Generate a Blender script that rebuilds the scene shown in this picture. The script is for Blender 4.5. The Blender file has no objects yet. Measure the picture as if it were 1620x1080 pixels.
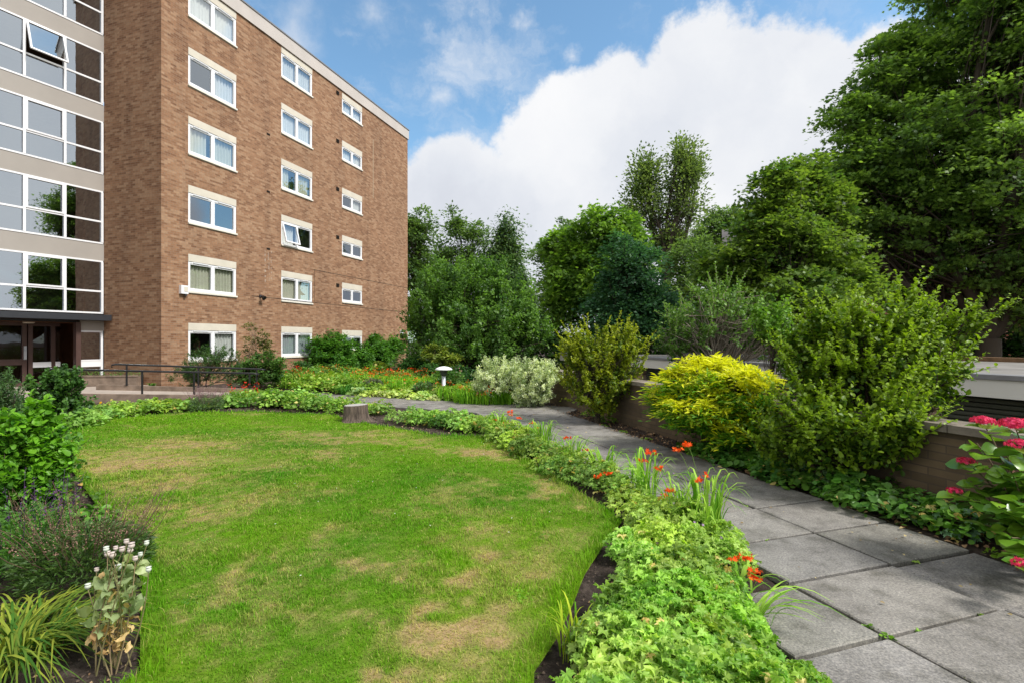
import bpy, math, random
import numpy as np
from mathutils import Vector
random.seed(7)
rng = np.random.default_rng(11)
sc = bpy.context.scene
col = sc.collection
R = math.radians
EYE = 1.6
FPX = 810.0

# ---------------------------------------------------------------- helpers
def g(u, v):
    """ground point seen at photo pixel (u, v)"""
    y = FPX * EYE / (v - 540.0)
    return np.array([(u - 810.0) / FPX * y, y])

def at(u, y):
    """ground position at photo column u and distance y"""
    return ((u - 810.0) / FPX * y, y)

def zat(v, y):
    return EYE + (540.0 - v) / FPX * y

NV = np.array([.951, .309]); TV = np.array([-.309, .951])
def nt(n, t):
    return NV * n + TV * t

def link(o, parent=None):
    col.objects.link(o)
    if parent is not None:
        o.parent = parent
    return o

def tag(o, label=None, cat=None, group=None, kind=None):
    if label: o['label'] = label
    if cat: o['category'] = cat
    if group: o['group'] = group
    if kind: o['kind'] = kind
    return o

def empty(name, loc, label, cat, group=None):
    o = bpy.data.objects.new(name, None)
    o.empty_display_size = .2
    o.location = loc
    link(o)
    return tag(o, label, cat, group)

def setloc(o, parent):
    """world-space mesh data put under a located parent"""
    if parent is not None:
        p = parent; off = Vector((0, 0, 0))
        while p is not None:
            off -= Vector(p.location) ; p = p.parent
        o.location = off

class MB:
    """collects boxes, quads and tubes; builds ONE mesh object"""
    def __init__(s):
        s.v = []; s.f = []; s.uv = []; s.m = []
    def quad(s, pts, uv=None, m=0):
        i = len(s.v); s.v += [tuple(p) for p in pts]
        s.f.append(tuple(range(i, i + len(pts))))
        s.uv += list(uv) if uv else [(p[0] + p[1], p[2]) for p in pts]
        s.m.append(m)
    def box(s, fr, a0, a1, d0, d1, z0, z1, m=0):
        """box in a wall frame: along a, outward d, up z"""
        P = lambda a, d, z: fr(a, d, z)
        if a0 > a1: a0, a1 = a1, a0
        if d0 > d1: d0, d1 = d1, d0
        if z0 > z1: z0, z1 = z1, z0
        s.quad([P(a0, d1, z0), P(a0, d1, z1), P(a1, d1, z1), P(a1, d1, z0)], [(a0, z0), (a0, z1), (a1, z1), (a1, z0)], m)
        s.quad([P(a0, d0, z0), P(a1, d0, z0), P(a1, d0, z1), P(a0, d0, z1)], [(a0, z0), (a1, z0), (a1, z1), (a0, z1)], m)
        s.quad([P(a0, d0, z0), P(a0, d0, z1), P(a0, d1, z1), P(a0, d1, z0)], [(d0, z0), (d0, z1), (d1, z1), (d1, z0)], m)
        s.quad([P(a1, d0, z0), P(a1, d1, z0), P(a1, d1, z1), P(a1, d0, z1)], [(d0, z0), (d1, z0), (d1, z1), (d0, z1)], m)
        s.quad([P(a0, d0, z1), P(a1, d0, z1), P(a1, d1, z1), P(a0, d1, z1)], [(a0, d0), (a1, d0), (a1, d1), (a0, d1)], m)
        s.quad([P(a0, d0, z0), P(a0, d1, z0), P(a1, d1, z0), P(a1, d0, z0)], [(a0, d0), (a0, d1), (a1, d1), (a1, d0)], m)
    def tube(s, pts, rad, n=8, cap=True, m=0):
        pts = [Vector(p) for p in pts]
        if not hasattr(rad, '__len__'): rad = [rad] * len(pts)
        rings = []
        ref = Vector((0, 0, 1))
        for i, p in enumerate(pts):
            d = (pts[min(i + 1, len(pts) - 1)] - pts[max(i - 1, 0)]).normalized()
            r = ref if abs(d.dot(ref)) < .93 else Vector((1, 0, 0))
            x = d.cross(r).normalized(); y = x.cross(d).normalized()
            k = len(s.v)
            for j in range(n):
                a = 2 * math.pi * j / n
                q = p + (x * math.cos(a) + y * math.sin(a)) * rad[i]
                s.v.append(tuple(q))
            rings.append(k)
        for a, b in zip(rings, rings[1:]):
            for j in range(n):
                j2 = (j + 1) % n
                s.f.append((a + j, a + j2, b + j2, b + j)); s.uv += [(0, 0)] * 4; s.m.append(m)
        if cap:
            s.f.append(tuple(rings[0] + j for j in range(n - 1, -1, -1))); s.uv += [(0, 0)] * n; s.m.append(m)
            s.f.append(tuple(rings[-1] + j for j in range(n))); s.uv += [(0, 0)] * n; s.m.append(m)
    def lathe(s, c, prof, n=16, m=0):
        rings = []
        for r, z in prof:
            k = len(s.v)
            for j in range(n):
                a = 2 * math.pi * j / n
                s.v.append((c[0] + r * math.cos(a), c[1] + r * math.sin(a), c[2] + z))
            rings.append(k)
        for a, b in zip(rings, rings[1:]):
            for j in range(n):
                j2 = (j + 1) % n
                s.f.append((a + j, a + j2, b + j2, b + j)); s.uv += [(0, 0)] * 4; s.m.append(m)
        s.f.append(tuple(rings[-1] + j for j in range(n))); s.uv += [(0, 0)] * n; s.m.append(m)
    def build(s, name, mats, parent=None, smooth=False, bevel=0):
        me = bpy.data.meshes.new(name)
        me.from_pydata(s.v, [], s.f)
        uvl = me.uv_layers.new(name='UVMap')
        uvl.data.foreach_set('uv', np.array(s.uv, dtype=np.float32).ravel())
        if not isinstance(mats, (list, tuple)): mats = [mats]
        for m in mats: me.materials.append(m)
        me.polygons.foreach_set('material_index', s.m)
        if smooth: me.polygons.foreach_set('use_smooth', [True] * len(s.f))
        me.validate(); me.update()
        o = bpy.data.objects.new(name, me)
        link(o, parent); setloc(o, parent)
        if bevel:
            b = o.modifiers.new('bevel', 'BEVEL'); b.width = bevel; b.segments = 2; b.limit_method = 'ANGLE'
        return o

def npmesh(name, V, T, C, mat, parent=None, smooth=False, quads=False):
    """numpy verts (n,3), tris (m,3) or quads (m,4), per-vertex colours (n,3)"""
    me = bpy.data.meshes.new(name)
    k = T.shape[1]
    me.vertices.add(len(V)); me.vertices.foreach_set('co', V.astype(np.float32).ravel())
    me.loops.add(T.size); me.loops.foreach_set('vertex_index', T.astype(np.int32).ravel())
    me.polygons.add(len(T))
    me.polygons.foreach_set('loop_start', np.arange(0, T.size, k, dtype=np.int32))
    me.polygons.foreach_set('loop_total', np.full(len(T), k, dtype=np.int32))
    if smooth: me.polygons.foreach_set('use_smooth', np.ones(len(T), dtype=bool))
    me.update(calc_edges=True)
    if C is not None:
        ca = me.color_attributes.new('Col', 'FLOAT_COLOR', 'POINT')
        CC = np.ones((len(V), 4), dtype=np.float32); CC[:, :3] = C
        ca.data.foreach_set('color', CC.ravel())
    me.materials.append(mat)
    o = bpy.data.objects.new(name, me)
    link(o, parent); setloc(o, parent)
    return o

# leaf templates: verts (x across, y along, z up) and triangles
def T_(v, t): return np.array(v, float), np.array(t, int)
DIAMOND = T_([(0, 0, 0), (.3, .45, .07), (0, 1, -.05), (-.3, .45, .07)], [(0, 1, 2), (0, 2, 3)])
ROUND = T_([(0, 0, 0), (.32, .18, .05), (.44, .55, .07), (.22, .9, 0), (0, 1, -.03), (-.22, .9, 0), (-.44, .55, .07), (-.32, .18, .05)],
           [(0, 1, 2), (0, 2, 3), (0, 3, 4), (0, 4, 5), (0, 5, 6), (0, 6, 7)])
OVATE = T_([(0, 0, 0), (0, .5, -.02), (0, 1, -.16), (.22, .12, .06), (.36, .38, .1), (.25, .72, .02), (-.22, .12, .06), (-.36, .38, .1), (-.25, .72, .02)],
           [(0, 3, 4), (0, 4, 1), (1, 4, 5), (1, 5, 2), (0, 7, 6), (0, 1, 7), (1, 8, 7), (1, 2, 8)])
LANCE = T_([(0, 0, 0), (.13, .35, .04), (.1, .7, .0), (0, 1, -.12), (-.1, .7, .0), (-.13, .35, .04)],
           [(0, 1, 2), (0, 2, 3), (0, 3, 4), (0, 4, 5)])
def _palm():
    v = [(0, .0, 0)]; lobes = [-125, -65, 0, 65, 125]
    rim = []
    for i, a in enumerate(lobes):
        L = [.62, .85, 1, .85, .62][i] * .62
        for da, rr in ((-26, .55), (-13, .82), (-9, .74), (0, 1.0), (9, .74), (13, .82)):
            an = R(a + da); r = L * rr
            rim.append((math.sin(an) * r, math.cos(an) * r, .05 * (1 if abs(da) > 12 else -.6) + (-.09 if rr == 1 else 0)))
    rim.append((math.sin(R(125 + 26)) * .3, math.cos(R(151)) * .3, .03))
    v = [(0, 0, 0)] + rim
    t = [(0, i, i + 1) for i in range(1, len(rim))]
    return T_(v, t)
PALM = _palm()
MAPLE = T_([(0, 0, 0), (.46, .2, .03), (.24, .42, .05), (.4, .74, -.04), (.12, .62, .03), (0, 1, -.08), (-.12, .62, .03), (-.4, .74, -.04), (-.24, .42, .05), (-.46, .2, .03)],
           [(0, 1, 2), (2, 3, 4), (0, 2, 4), (0, 4, 6), (4, 5, 6), (0, 6, 8), (6, 7, 8), (0, 8, 9)])
PETAL6 = T_([(0, 0, 0)] + [(math.cos(R(a)) * r, math.sin(R(a)) * r, z) for a, r, z in
            [(30 * i, (.5 if i % 2 == 0 else .2), (.12 if i % 2 == 0 else .03)) for i in range(12)]],
            [(0, i, i % 12 + 1) for i in range(1, 13)])

def unit(a):
    return a / np.maximum(np.linalg.norm(a, axis=1, keepdims=True), 1e-9)

def leaves(P, D, N, S, tmpl, C, W=None):
    """P base points, D growth directions, N face normals, S sizes, C colours -> (V, T, Cv)"""
    tv, tt = tmpl
    n = len(P); k = len(tv)
    y = unit(D); x = unit(np.cross(y, N)); z = np.cross(x, y)
    S = np.broadcast_to(S, (n,))
    W = S if W is None else W
    V = (P[:, None, :] + x[:, None, :] * (tv[None, :, 0:1] * W[:, None, None])
         + y[:, None, :] * (tv[None, :, 1:2] * S[:, None, None]) + z[:, None, :] * (tv[None, :, 2:3] * S[:, None, None]))
    T = tt[None] + (np.arange(n) * k)[:, None, None]
    Cv = np.repeat(C[:, None, :], k, axis=1)
    return V.reshape(-1, 3), T.reshape(-1, tt.shape[1]), Cv.reshape(-1, 3)

class NB:
    """accumulates numpy pieces into one mesh"""
    def __init__(s): s.V = []; s.T = []; s.C = []; s.n = 0
    def add(s, V, T, C):
        s.V.append(V); s.T.append(T + s.n); s.C.append(C); s.n += len(V)
    def build(s, name, mat, parent=None, smooth=False):
        return npmesh(name, np.concatenate(s.V), np.concatenate(s.T), np.concatenate(s.C), mat, parent, smooth)

def tubes(A, B, ra, rb, C, k=5, nseg=1, sag=None):
    """straight or bent tapered tubes A->B, all as triangles"""
    n = len(A); V = []; d = unit(B - A)
    ref = np.where(np.abs(d[:, 2:3]) > .9, [[1., 0, 0]], [[0, 0, 1.]])
    x = unit(np.cross(d, ref)); y = np.cross(x, d)
    for i in range(nseg + 1):
        f = i / nseg
        c = A + (B - A) * f
        if sag is not None: c = c + sag * (4 * f * (1 - f))
        r = (ra + (rb - ra) * f)
        for j in range(k):
            a = 2 * math.pi * j / k
            V.append(c + (x * math.cos(a) + y * math.sin(a)) * r[:, None])
    V = np.stack(V, 1)  # n,(nseg+1)*k,3
    tt = []
    for i in range(nseg):
        for j in range(k):
            j2 = (j + 1) % k; a = i * k + j; b = i * k + j2; c = a + k; e = b + k
            tt += [(a, b, e), (a, e, c)]
    tt = np.array(tt); K = V.shape[1]
    T = tt[None] + (np.arange(n) * K)[:, None, None]
    return V.reshape(-1, 3), T.reshape(-1, 3), np.repeat(C[:, None, :], K, 1).reshape(-1, 3)

def blades(P, az, H, reach, Wd, C, seg=5, tipz=.0):
    """strap leaves: rise then arch outward; P bases, az azimuth, H height, reach outwards"""
    n = len(P); out = np.stack([np.cos(az), np.sin(az), np.zeros(n)], 1)
    side = np.stack([-np.sin(az), np.cos(az), np.zeros(n)], 1)
    V = []
    for i in range(seg + 1):
        f = i / seg
        zz = H * (1 - (1 - f) ** 2) - (H * tipz) * f ** 3
        rr = reach * f ** 1.6
        c = P + out * rr[:, None] + np.array([0, 0, 1.]) * zz[:, None]
        w = Wd * (1 - f ** 2.5) * (.6 + .4 * min(1, f * 4)) + Wd * .04
        V.append(c - side * w[:, None] / 2); V.append(c + side * w[:, None] / 2)
    V = np.stack(V, 1); K = V.shape[1]; tt = []
    for i in range(seg):
        a = 2 * i; tt += [(a, a + 1, a + 3), (a, a + 3, a + 2)]
    T = np.array(tt)[None] + (np.arange(n) * K)[:, None, None]
    return V.reshape(-1, 3), T.reshape(-1, 3), np.repeat(C[:, None, :], K, 1).reshape(-1, 3)

def mixc(a, b, n, p=1.0, jit=.12, grp=None):
    a = np.array(a); b = np.array(b)
    f = rng.random(n)[:, None] ** p
    if grp is not None: f = np.clip(.5 * f + .75 * grp[:, None] - .12, 0, 1)
    c = a * (1 - f) + b * f
    return c * (1 + (rng.random((n, 1)) - .5) * 2 * jit)

# ---------------------------------------------------------------- materials
def nodemat(name):
    m = bpy.data.materials.new(name); m.use_nodes = True
    nt_ = m.node_tree; b = nt_.nodes['Principled BSDF']
    return m, nt_, b
def N(t, typ, **kw):
    n = t.nodes.new(typ)
    for k, v in kw.items(): setattr(n, k, v)
    return n
def L(t, a, b): t.links.new(a, b)
def ramp(t, src, stops):
    r = N(t, 'ShaderNodeValToRGB'); cr = r.color_ramp
    cr.elements[0].position = stops[0][0]; cr.elements[0].color = (*stops[0][1], 1)
    cr.elements[1].position = stops[-1][0]; cr.elements[1].color = (*stops[-1][1], 1)
    for p, c in stops[1:-1]:
        e = cr.elements.new(p); e.color = (*c, 1)
    L(t, src, r.inputs[0]); return r.outputs[0]
def noise(t, vec, scale, detail=4, rough=.55):
    n = N(t, 'ShaderNodeTexNoise'); n.inputs['Scale'].default_value = scale
    n.inputs['Detail'].default_value = detail; n.inputs['Roughness'].default_value = rough
    if vec is not None: L(t, vec, n.inputs['Vector'])
    return n.outputs['Fac']
def mul(t, a, b, blend='MULTIPLY', f=1.0):
    m = N(t, 'ShaderNodeMix', data_type='RGBA', blend_type=blend)
    for i, x in ((6, a), (7, b)):
        if isinstance(x, tuple): m.inputs[i].default_value = (*x, 1)
        else: L(t, x, m.inputs[i])
    if isinstance(f, (int, float)): m.inputs[0].default_value = f
    else: L(t, f, m.inputs[0])
    return m.outputs[2]
def bump(t, h, b, s, d=.01):
    n = N(t, 'ShaderNodeBump'); n.inputs['Strength'].default_value = s; n.inputs['Distance'].default_value = d
    L(t, h, n.inputs['Height']); L(t, n.outputs[0], b.inputs['Normal'])
def objco(t): return N(t, 'ShaderNodeTexCoord').outputs['Object']
def geopos(t): return N(t, 'ShaderNodeNewGeometry').outputs['Position']

def plain(name, c, rough=.5, spec=.5, metal=0, var=.12, scale=6, bmp=0):
    m, t, b = nodemat(name)
    f = noise(t, geopos(t), scale)
    L(t, ramp(t, f, [(.25, tuple(x * (1 - var) for x in c)), (.75, tuple(min(1, x * (1 + var)) for x in c))]), b.inputs['Base Color'])
    b.inputs['Roughness'].default_value = rough; b.inputs['Metallic'].default_value = metal
    b.inputs['Specular IOR Level'].default_value = spec
    if bmp: bump(t, noise(t, geopos(t), scale * 8, 6), b, bmp, .01)
    return m

def leafmat(name, trans=.3, rough=.45, spec=.35, gain=(1, 1, 1)):
    m, t, b = nodemat(name)
    a = N(t, 'ShaderNodeAttribute', attribute_name='Col')
    base = mul(t, a.outputs['Color'], gain)
    L(t, base, b.inputs['Base Color'])
    b.inputs['Roughness'].default_value = rough; b.inputs['Specular IOR Level'].default_value = spec
    if trans:
        tr = N(t, 'ShaderNodeBsdfTranslucent')
        L(t, mul(t, base, (1.35, 1.4, .7)), tr.inputs['Color'])
        mx = N(t, 'ShaderNodeMixShader'); mx.inputs[0].default_value = trans
        L(t, b.outputs[0], mx.inputs[1]); L(t, tr.outputs[0], mx.inputs[2])
        L(t, mx.outputs[0], t.nodes['Material Output'].inputs['Surface'])
    return m

def brickmat(name, cols, mortar, stains=True):
    m, t, b = nodemat(name)
    uv = N(t, 'ShaderNodeUVMap').outputs[0]
    br = N(t, 'ShaderNodeTexBrick'); L(t, uv, br.inputs['Vector'])
    br.inputs['Scale'].default_value = 1; br.inputs['Brick Width'].default_value = .225; br.inputs['Row Height'].default_value = .075
    br.inputs['Mortar Size'].default_value = .005; br.inputs['Mortar Smooth'].default_value = .3
    br.inputs['Color1'].default_value = (0, 0, 0, 1); br.inputs['Color2'].default_value = (1, 1, 1, 1); br.inputs['Mortar'].default_value = (.5, .5, .5, 1)
    br.offset = .5
    c = ramp(t, br.outputs['Color'], [(0, cols[0]), (.3, cols[1]), (.6, cols[2]), (.9, cols[3])])
    n1 = noise(t, uv, .35, 5)
    c = mul(t, c, ramp(t, n1, [(.3, (.88, .88, .88)), (.7, (1.06, 1.06, 1.06))]))
    n2 = noise(t, uv, 9, 3)
    c = mul(t, c, ramp(t, n2, [(.25, (.8, .8, .8)), (.8, (1.2, 1.2, 1.2))]))
    if stains:
        mp = N(t, 'ShaderNodeMapping'); mp.inputs['Scale'].default_value = (1.6, .12, 1); L(t, uv, mp.inputs['Vector'])
        n3 = noise(t, mp.outputs[0], 1.0, 5)
        c = mul(t, c, ramp(t, n3, [(.36, (.84, .83, .84)), (.5, (1, 1, 1))]))
    c = mul(t, c, mortar, 'MIX', br.outputs['Fac'])
    L(t, c, b.inputs['Base Color']); b.inputs['Roughness'].default_value = .9; b.inputs['Specular IOR Level'].default_value = .2
    bump(t, br.outputs['Fac'], b, -.5, .006)
    return m

M = {}
M['brick'] = brickmat('brown_brick', [(.2, .1, .055), (.275, .145, .08), (.315, .172, .096), (.37, .225, .135)], (.265, .2, .148))
M['red_brick'] = brickmat('red_brick', [(.16, .05, .03), (.3, .1, .06), (.36, .14, .09), (.42, .2, .13)], (.3, .26, .22), False)
M['garage_brick'] = brickmat('garage_brick', [(.2, .12, .08), (.36, .22, .15), (.45, .3, .2), (.5, .35, .24)], (.4, .36, .3), False)
M['white'] = plain('white_upvc', (.78, .78, .8), .35, .5, var=.03)
M['beige'] = plain('beige_panel', (.34, .31, .28), .6, .3, var=.06, scale=1.2)
M['lintel'] = plain('cream_lintel', (.6, .55, .46), .7, .3, var=.08, scale=2)
M['sill'] = plain('pale_sill', (.72, .68, .6), .6, .3, var=.1, scale=3)
M['fascia'] = plain('fascia_concrete', (.5, .455, .42), .7, .3, var=.12, scale=.8)
M['coping'] = plain('coping_metal', (.2, .2, .21), .5, .4)
M['canopy'] = plain('canopy_black', (.028, .03, .036), .4, .5)
M['brownpaint'] = plain('brown_paint', (.075, .04, .033), .45, .5)
M['darkwood'] = plain('dark_wood', (.12, .05, .022), .5, .4, var=.3, scale=3)
M['interior'] = plain('interior_wall', (.2, .17, .14), .9, .2)
M['room'] = plain('room_wall', (.16, .15, .14), .95, .1)
M['ceiling'] = plain('stair_ceiling', (.3, .27, .23), .9, .2)
M['blackmetal'] = plain('black_metal', (.012, .012, .013), .35, .5)
M['galv'] = plain('painted_post', (.5, .52, .56), .35, .5, .3)
M['lampwhite'] = plain('lamp_white', (.78, .79, .8), .4, .5)
M['darkgrey'] = plain('dark_grey', (.05, .05, .055), .5, .5)
M['vent'] = plain('vent_black', (.02, .015, .012), .8, .2)
M['tarmac'] = plain('yard_tarmac', (.09, .09, .09), .9, .2, var=.3, scale=2, bmp=.3)

def curtainmat(name, c):
    m, t, b = nodemat(name)
    f = noise(t, geopos(t), 12)
    L(t, ramp(t, f, [(.2, tuple(x * .9 for x in c)), (.8, c)]), b.inputs['Base Color'])
    b.inputs['Roughness'].default_value = .9; b.inputs['Specular IOR Level'].default_value = .1
    return m
M['curtain'] = curtainmat('cream_curtain', (.62, .62, .5))
M['curtain2'] = curtainmat('white_net', (.78, .79, .76))
M['curtain3'] = curtainmat('blue_grey_curtain', (.42, .48, .5))

def glassmat(name, ior, tint):
    m = bpy.data.materials.new(name); m.use_nodes = True; t = m.node_tree
    t.nodes.remove(t.nodes['Principled BSDF'])
    lw = N(t, 'ShaderNodeLayerWeight'); lw.inputs['Blend'].default_value = .5
    pw = N(t, 'ShaderNodeMath', operation='POWER'); L(t, lw.outputs['Facing'], pw.inputs[0]); pw.inputs[1].default_value = 5
    fr = N(t, 'ShaderNodeMath', operation='MULTIPLY_ADD'); L(t, pw.outputs[0], fr.inputs[0]); fr.inputs[1].default_value = 1 - ior; fr.inputs[2].default_value = ior
    tr = N(t, 'ShaderNodeBsdfTransparent'); tr.inputs[0].default_value = (*tint, 1)
    gl = N(t, 'ShaderNodeBsdfGlossy'); gl.inputs['Roughness'].default_value = .01
    gl.inputs['Color'].default_value = (.82, .91, 1, 1)
    nz = noise(t, geopos(t), .7, 2)
    bp = N(t, 'ShaderNodeBump'); bp.inputs['Strength'].default_value = .12; bp.inputs['Distance'].default_value = .03
    L(t, nz, bp.inputs['Height']); L(t, bp.outputs[0], gl.inputs['Normal'])
    mx = N(t, 'ShaderNodeMixShader'); L(t, fr.outputs[0], mx.inputs[0]); L(t, tr.outputs[0], mx.inputs[1]); L(t, gl.outputs[0], mx.inputs[2])
    L(t, mx.outputs[0], t.nodes['Material Output'].inputs['Surface'])
    return m
M['glass'] = glassmat('window_glass', .28, (.94, .96, .95))
M['doorglass'] = glassmat('door_glass', .07, (.6, .6, .6))
M['glass2'] = glassmat('stair_glass', .44, (.7, .72, .71))

# concrete path
def slabmat():
    m, t, b = nodemat('paving_concrete')
    p = geopos(t)
    at_ = N(t, 'ShaderNodeAttribute', attribute_name='Col')
    c = mul(t, at_.outputs['Color'], ramp(t, noise(t, p, 75, 6, .8), [(.32, (.42, .42, .42)), (.5, (1, 1, 1)), (.68, (1.75, 1.7, 1.6))]))
    c = mul(t, c, ramp(t, noise(t, p, 1.7, 6), [(.3, (.8, .79, .78)), (.7, (1.12, 1.12, 1.1))]))
    c = mul(t, c, ramp(t, noise(t, p, 11, 5), [(.3, (.86, .86, .85)), (.7, (1.1, 1.1, 1.1))]))
    c = mul(t, c, ramp(t, noise(t, p, 3.6, 8, .65), [(.36, (.6, .6, .57)), (.5, (1, 1, 1)), (.68, (1.12, 1.12, 1.1))]))
    v = N(t, 'ShaderNodeTexVoronoi'); v.inputs['Scale'].default_value = 17; L(t, p, v.inputs['Vector'])
    sp = ramp(t, v.outputs['Distance'], [(.04, (1, 1, 1)), (.075, (0, 0, 0))])
    pm = ramp(t, noise(t, p, 1.1, 2), [(.58, (0, 0, 0)), (.66, (1, 1, 1))])
    c = mul(t, c, (.45, .45, .43), 'MIX', mul(t, sp, pm))
    L(t, c, b.inputs['Base Color']); b.inputs['Roughness'].default_value = .8; b.inputs['Specular IOR Level'].default_value = .3
    bump(t, noise(t, p, 190, 4), b, .5, .003)
    return m
M['slab'] = slabmat()
def soilmat():
    m, t, b = nodemat('soil')
    p = geopos(t)
    c = ramp(t, noise(t, p, 9, 8, .7), [(.3, (.022, .016, .013)), (.5, (.065, .049, .04)), (.7, (.15, .115, .095))])
    L(t, c, b.inputs['Base Color']); b.inputs['Roughness'].default_value = .95; b.inputs['Specular IOR Level'].default_value = .15
    bump(t, noise(t, p, 22, 9, .75), b, 1.0, .05)
    return m
M['soil'] = soilmat()
def wallmat():
    m, t, b = nodemat('split_stone_blocks')
    uv = N(t, 'ShaderNodeUVMap').outputs[0]
    br = N(t, 'ShaderNodeTexBrick'); L(t, uv, br.inputs['Vector'])
    br.inputs['Scale'].default_value = 1; br.inputs['Brick Width'].default_value = .3; br.inputs['Row Height'].default_value = .075
    br.inputs['Mortar Size'].default_value = .006
    br.inputs['Color1'].default_value = (.09, .062, .036, 1); br.inputs['Color2'].default_value = (.16, .112, .064, 1); br.inputs['Mortar'].default_value = (.09, .065, .045, 1)
    c = mul(t, br.outputs['Color'], ramp(t, noise(t, uv, 2, 6), [(.3, (.6, .6, .62)), (.7, (1.15, 1.12, 1.1))]))
    L(t, c, b.inputs['Base Color']); b.inputs['Roughness'].default_value = .9
    bump(t, br.outputs['Fac'], b, -.6, .01)
    return m
M['blockwall'] = wallmat()
M['wallcoping'] = plain('stone_coping', (.2, .17, .14), .85, .2, var=.4, scale=5, bmp=.4)
M['kerb'] = plain('ramp_kerb_concrete', (.2, .15, .115), .9, .2, var=.45, scale=4, bmp=.5)
M['rampdeck'] = plain('ramp_deck', (.34, .29, .25), .9, .2, var=.2, scale=4, bmp=.3)
M['bark'] = plain('bark', (.06, .045, .035), .9, .2, var=.4, scale=9, bmp=.6)
M['garageroof'] = plain('felt_roof', (.2, .19, .18), .9, .2, var=.35, scale=1.2, bmp=.3)
M['mossy'] = plain('mossy_kerb', (.17, .1, .055), .9, .2, var=.5, scale=5)
M['shutter'] = plain('green_grey_shutter', (.09, .1, .075), .5, .4, var=.1, scale=3)
M['terracotta'] = plain('house_brick_plain', (.2, .08, .055), .9, .2, var=.4, scale=2)
M['leaf'] = leafmat('leaf', .4, gain=(1.42, 1.55, 1.2))
M['treeleaf'] = leafmat('tree_leaf', .48, gain=(2.45, 2.15, 2.1))
M['glossleaf'] = leafmat('glossy_leaf', .22, .3, .5)
M['grass'] = leafmat('grass_blade', .35, .6, .12, gain=(1.0, 1.25, .7))
M['stem'] = leafmat('stem', 0, .7, .2)
M['petal'] = leafmat('petal', .3, .6, .2)
def vmat(name, rough=.9):
    m, t, b = nodemat(name)
    a = N(t, 'ShaderNodeAttribute', attribute_name='Col')
    c = mul(t, a.outputs['Color'], ramp(t, noise(t, geopos(t), 60, 5, .7), [(.3, (.6, .6, .6)), (.7, (1.3, 1.3, 1.3))]))
    L(t, c, b.inputs['Base Color']); b.inputs['Roughness'].default_value = rough; b.inputs['Specular IOR Level'].default_value = .1
    return m
M['turf'] = vmat('turf')

# ---------------------------------------------------------------- sky, sun, camera
cam = bpy.data.cameras.new('camera'); camo = bpy.data.objects.new('camera', cam); link(camo)
cam.sensor_width = 36; cam.lens = 18.0; cam.clip_end = 4000; cam.clip_start = .05
camo.location = (0, 0, EYE); camo.rotation_euler = (R(90), 0, 0)
sc.camera = camo
SUN_AZ = math.atan2(.82, -.38)          # clockwise from +Y: to the right of and behind the camera
SUN_EL = R(50)
sd = Vector((math.sin(SUN_AZ) * math.cos(SUN_EL), math.cos(SUN_AZ) * math.cos(SUN_EL), math.sin(SUN_EL)))
sl = bpy.data.lights.new('sun', 'SUN'); sl.energy = 2.9; sl.angle = R(13); sl.color = (1, .96, .9)
so = bpy.data.objects.new('sun', sl); link(so)
so.rotation_euler = (-sd).to_track_quat('-Z', 'Y').to_euler()
so.location = (10, -10, 30)

w = bpy.data.worlds.new('World'); sc.world = w; w.use_nodes = True
t = w.node_tree; bg = t.nodes['Background']
sky = N(t, 'ShaderNodeTexSky', sky_type='NISHITA'); sky.sun_disc = False
sky.sun_elevation = SUN_EL; sky.sun_rotation = SUN_AZ; sky.altitude = 50; sky.ozone_density = 2.2; sky.air_density = 1.0; sky.dust_density = 1.2
bg.inputs['Strength'].default_value = .1
co = N(t, 'ShaderNodeTexCoord').outputs['Generated']
nzc = N(t, 'ShaderNodeTexNoise'); nzc.inputs['Scale'].default_value = 4.5; nzc.inputs['Detail'].default_value = 12; nzc.inputs['Roughness'].default_value = .64
L(t, co, nzc.inputs['Vector'])
off = N(t, 'ShaderNodeVectorMath', operation='SUBTRACT'); L(t, nzc.outputs['Color'], off.inputs[0]); off.inputs[1].default_value = (.5, .5, .5)
ofs = N(t, 'ShaderNodeVectorMath', operation='SCALE'); L(t, off.outputs[0], ofs.inputs[0]); ofs.inputs['Scale'].default_value = .2
dv = N(t, 'ShaderNodeVectorMath', operation='ADD'); L(t, co, dv.inputs[0]); L(t, ofs.outputs[0], dv.inputs[1])
BL = [(1130, 350, 285), (1330, 270, 215), (980, 285, 185), (885, 245, 118), (1120, 85, 88), (735, 360, 140), (1560, 350, 330), (820, 470, 190), (1230, 150, 120), (1395, 130, 90), (600, 380, 140), (1060, 190, 110), (604, 28, 42), (682, 160, 34), (835, 34, 24), (848, 140, 36), (900, 92, 22), (480, 60, 60)]
def mth(op, a, b=None, c=None):
    n = N(t, 'ShaderNodeMath', operation=op)
    for i, x in enumerate((a, b, c)):
        if x is None: continue
        if isinstance(x, (int, float)): n.inputs[i].default_value = x
        else: L(t, x, n.inputs[i])
    return n.outputs[0]
acc = None
for u, v, r in BL:
    d = Vector(((u - 810) / 810, 1, (540 - v) / 810)); k = 1 / d.length; d.normalize()
    ds = N(t, 'ShaderNodeVectorMath', operation='DISTANCE'); L(t, dv.outputs[0], ds.inputs[0]); ds.inputs[1].default_value = d
    f = mth('SUBTRACT', 1.0, mth('DIVIDE', ds.outputs['Value'], r / 810 * k ** 1.45))
    f = mth('MULTIPLY', f, r / 200 if r > 62 else .062)
    acc = f if acc is None else mth('MAXIMUM', acc, f)
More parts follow.
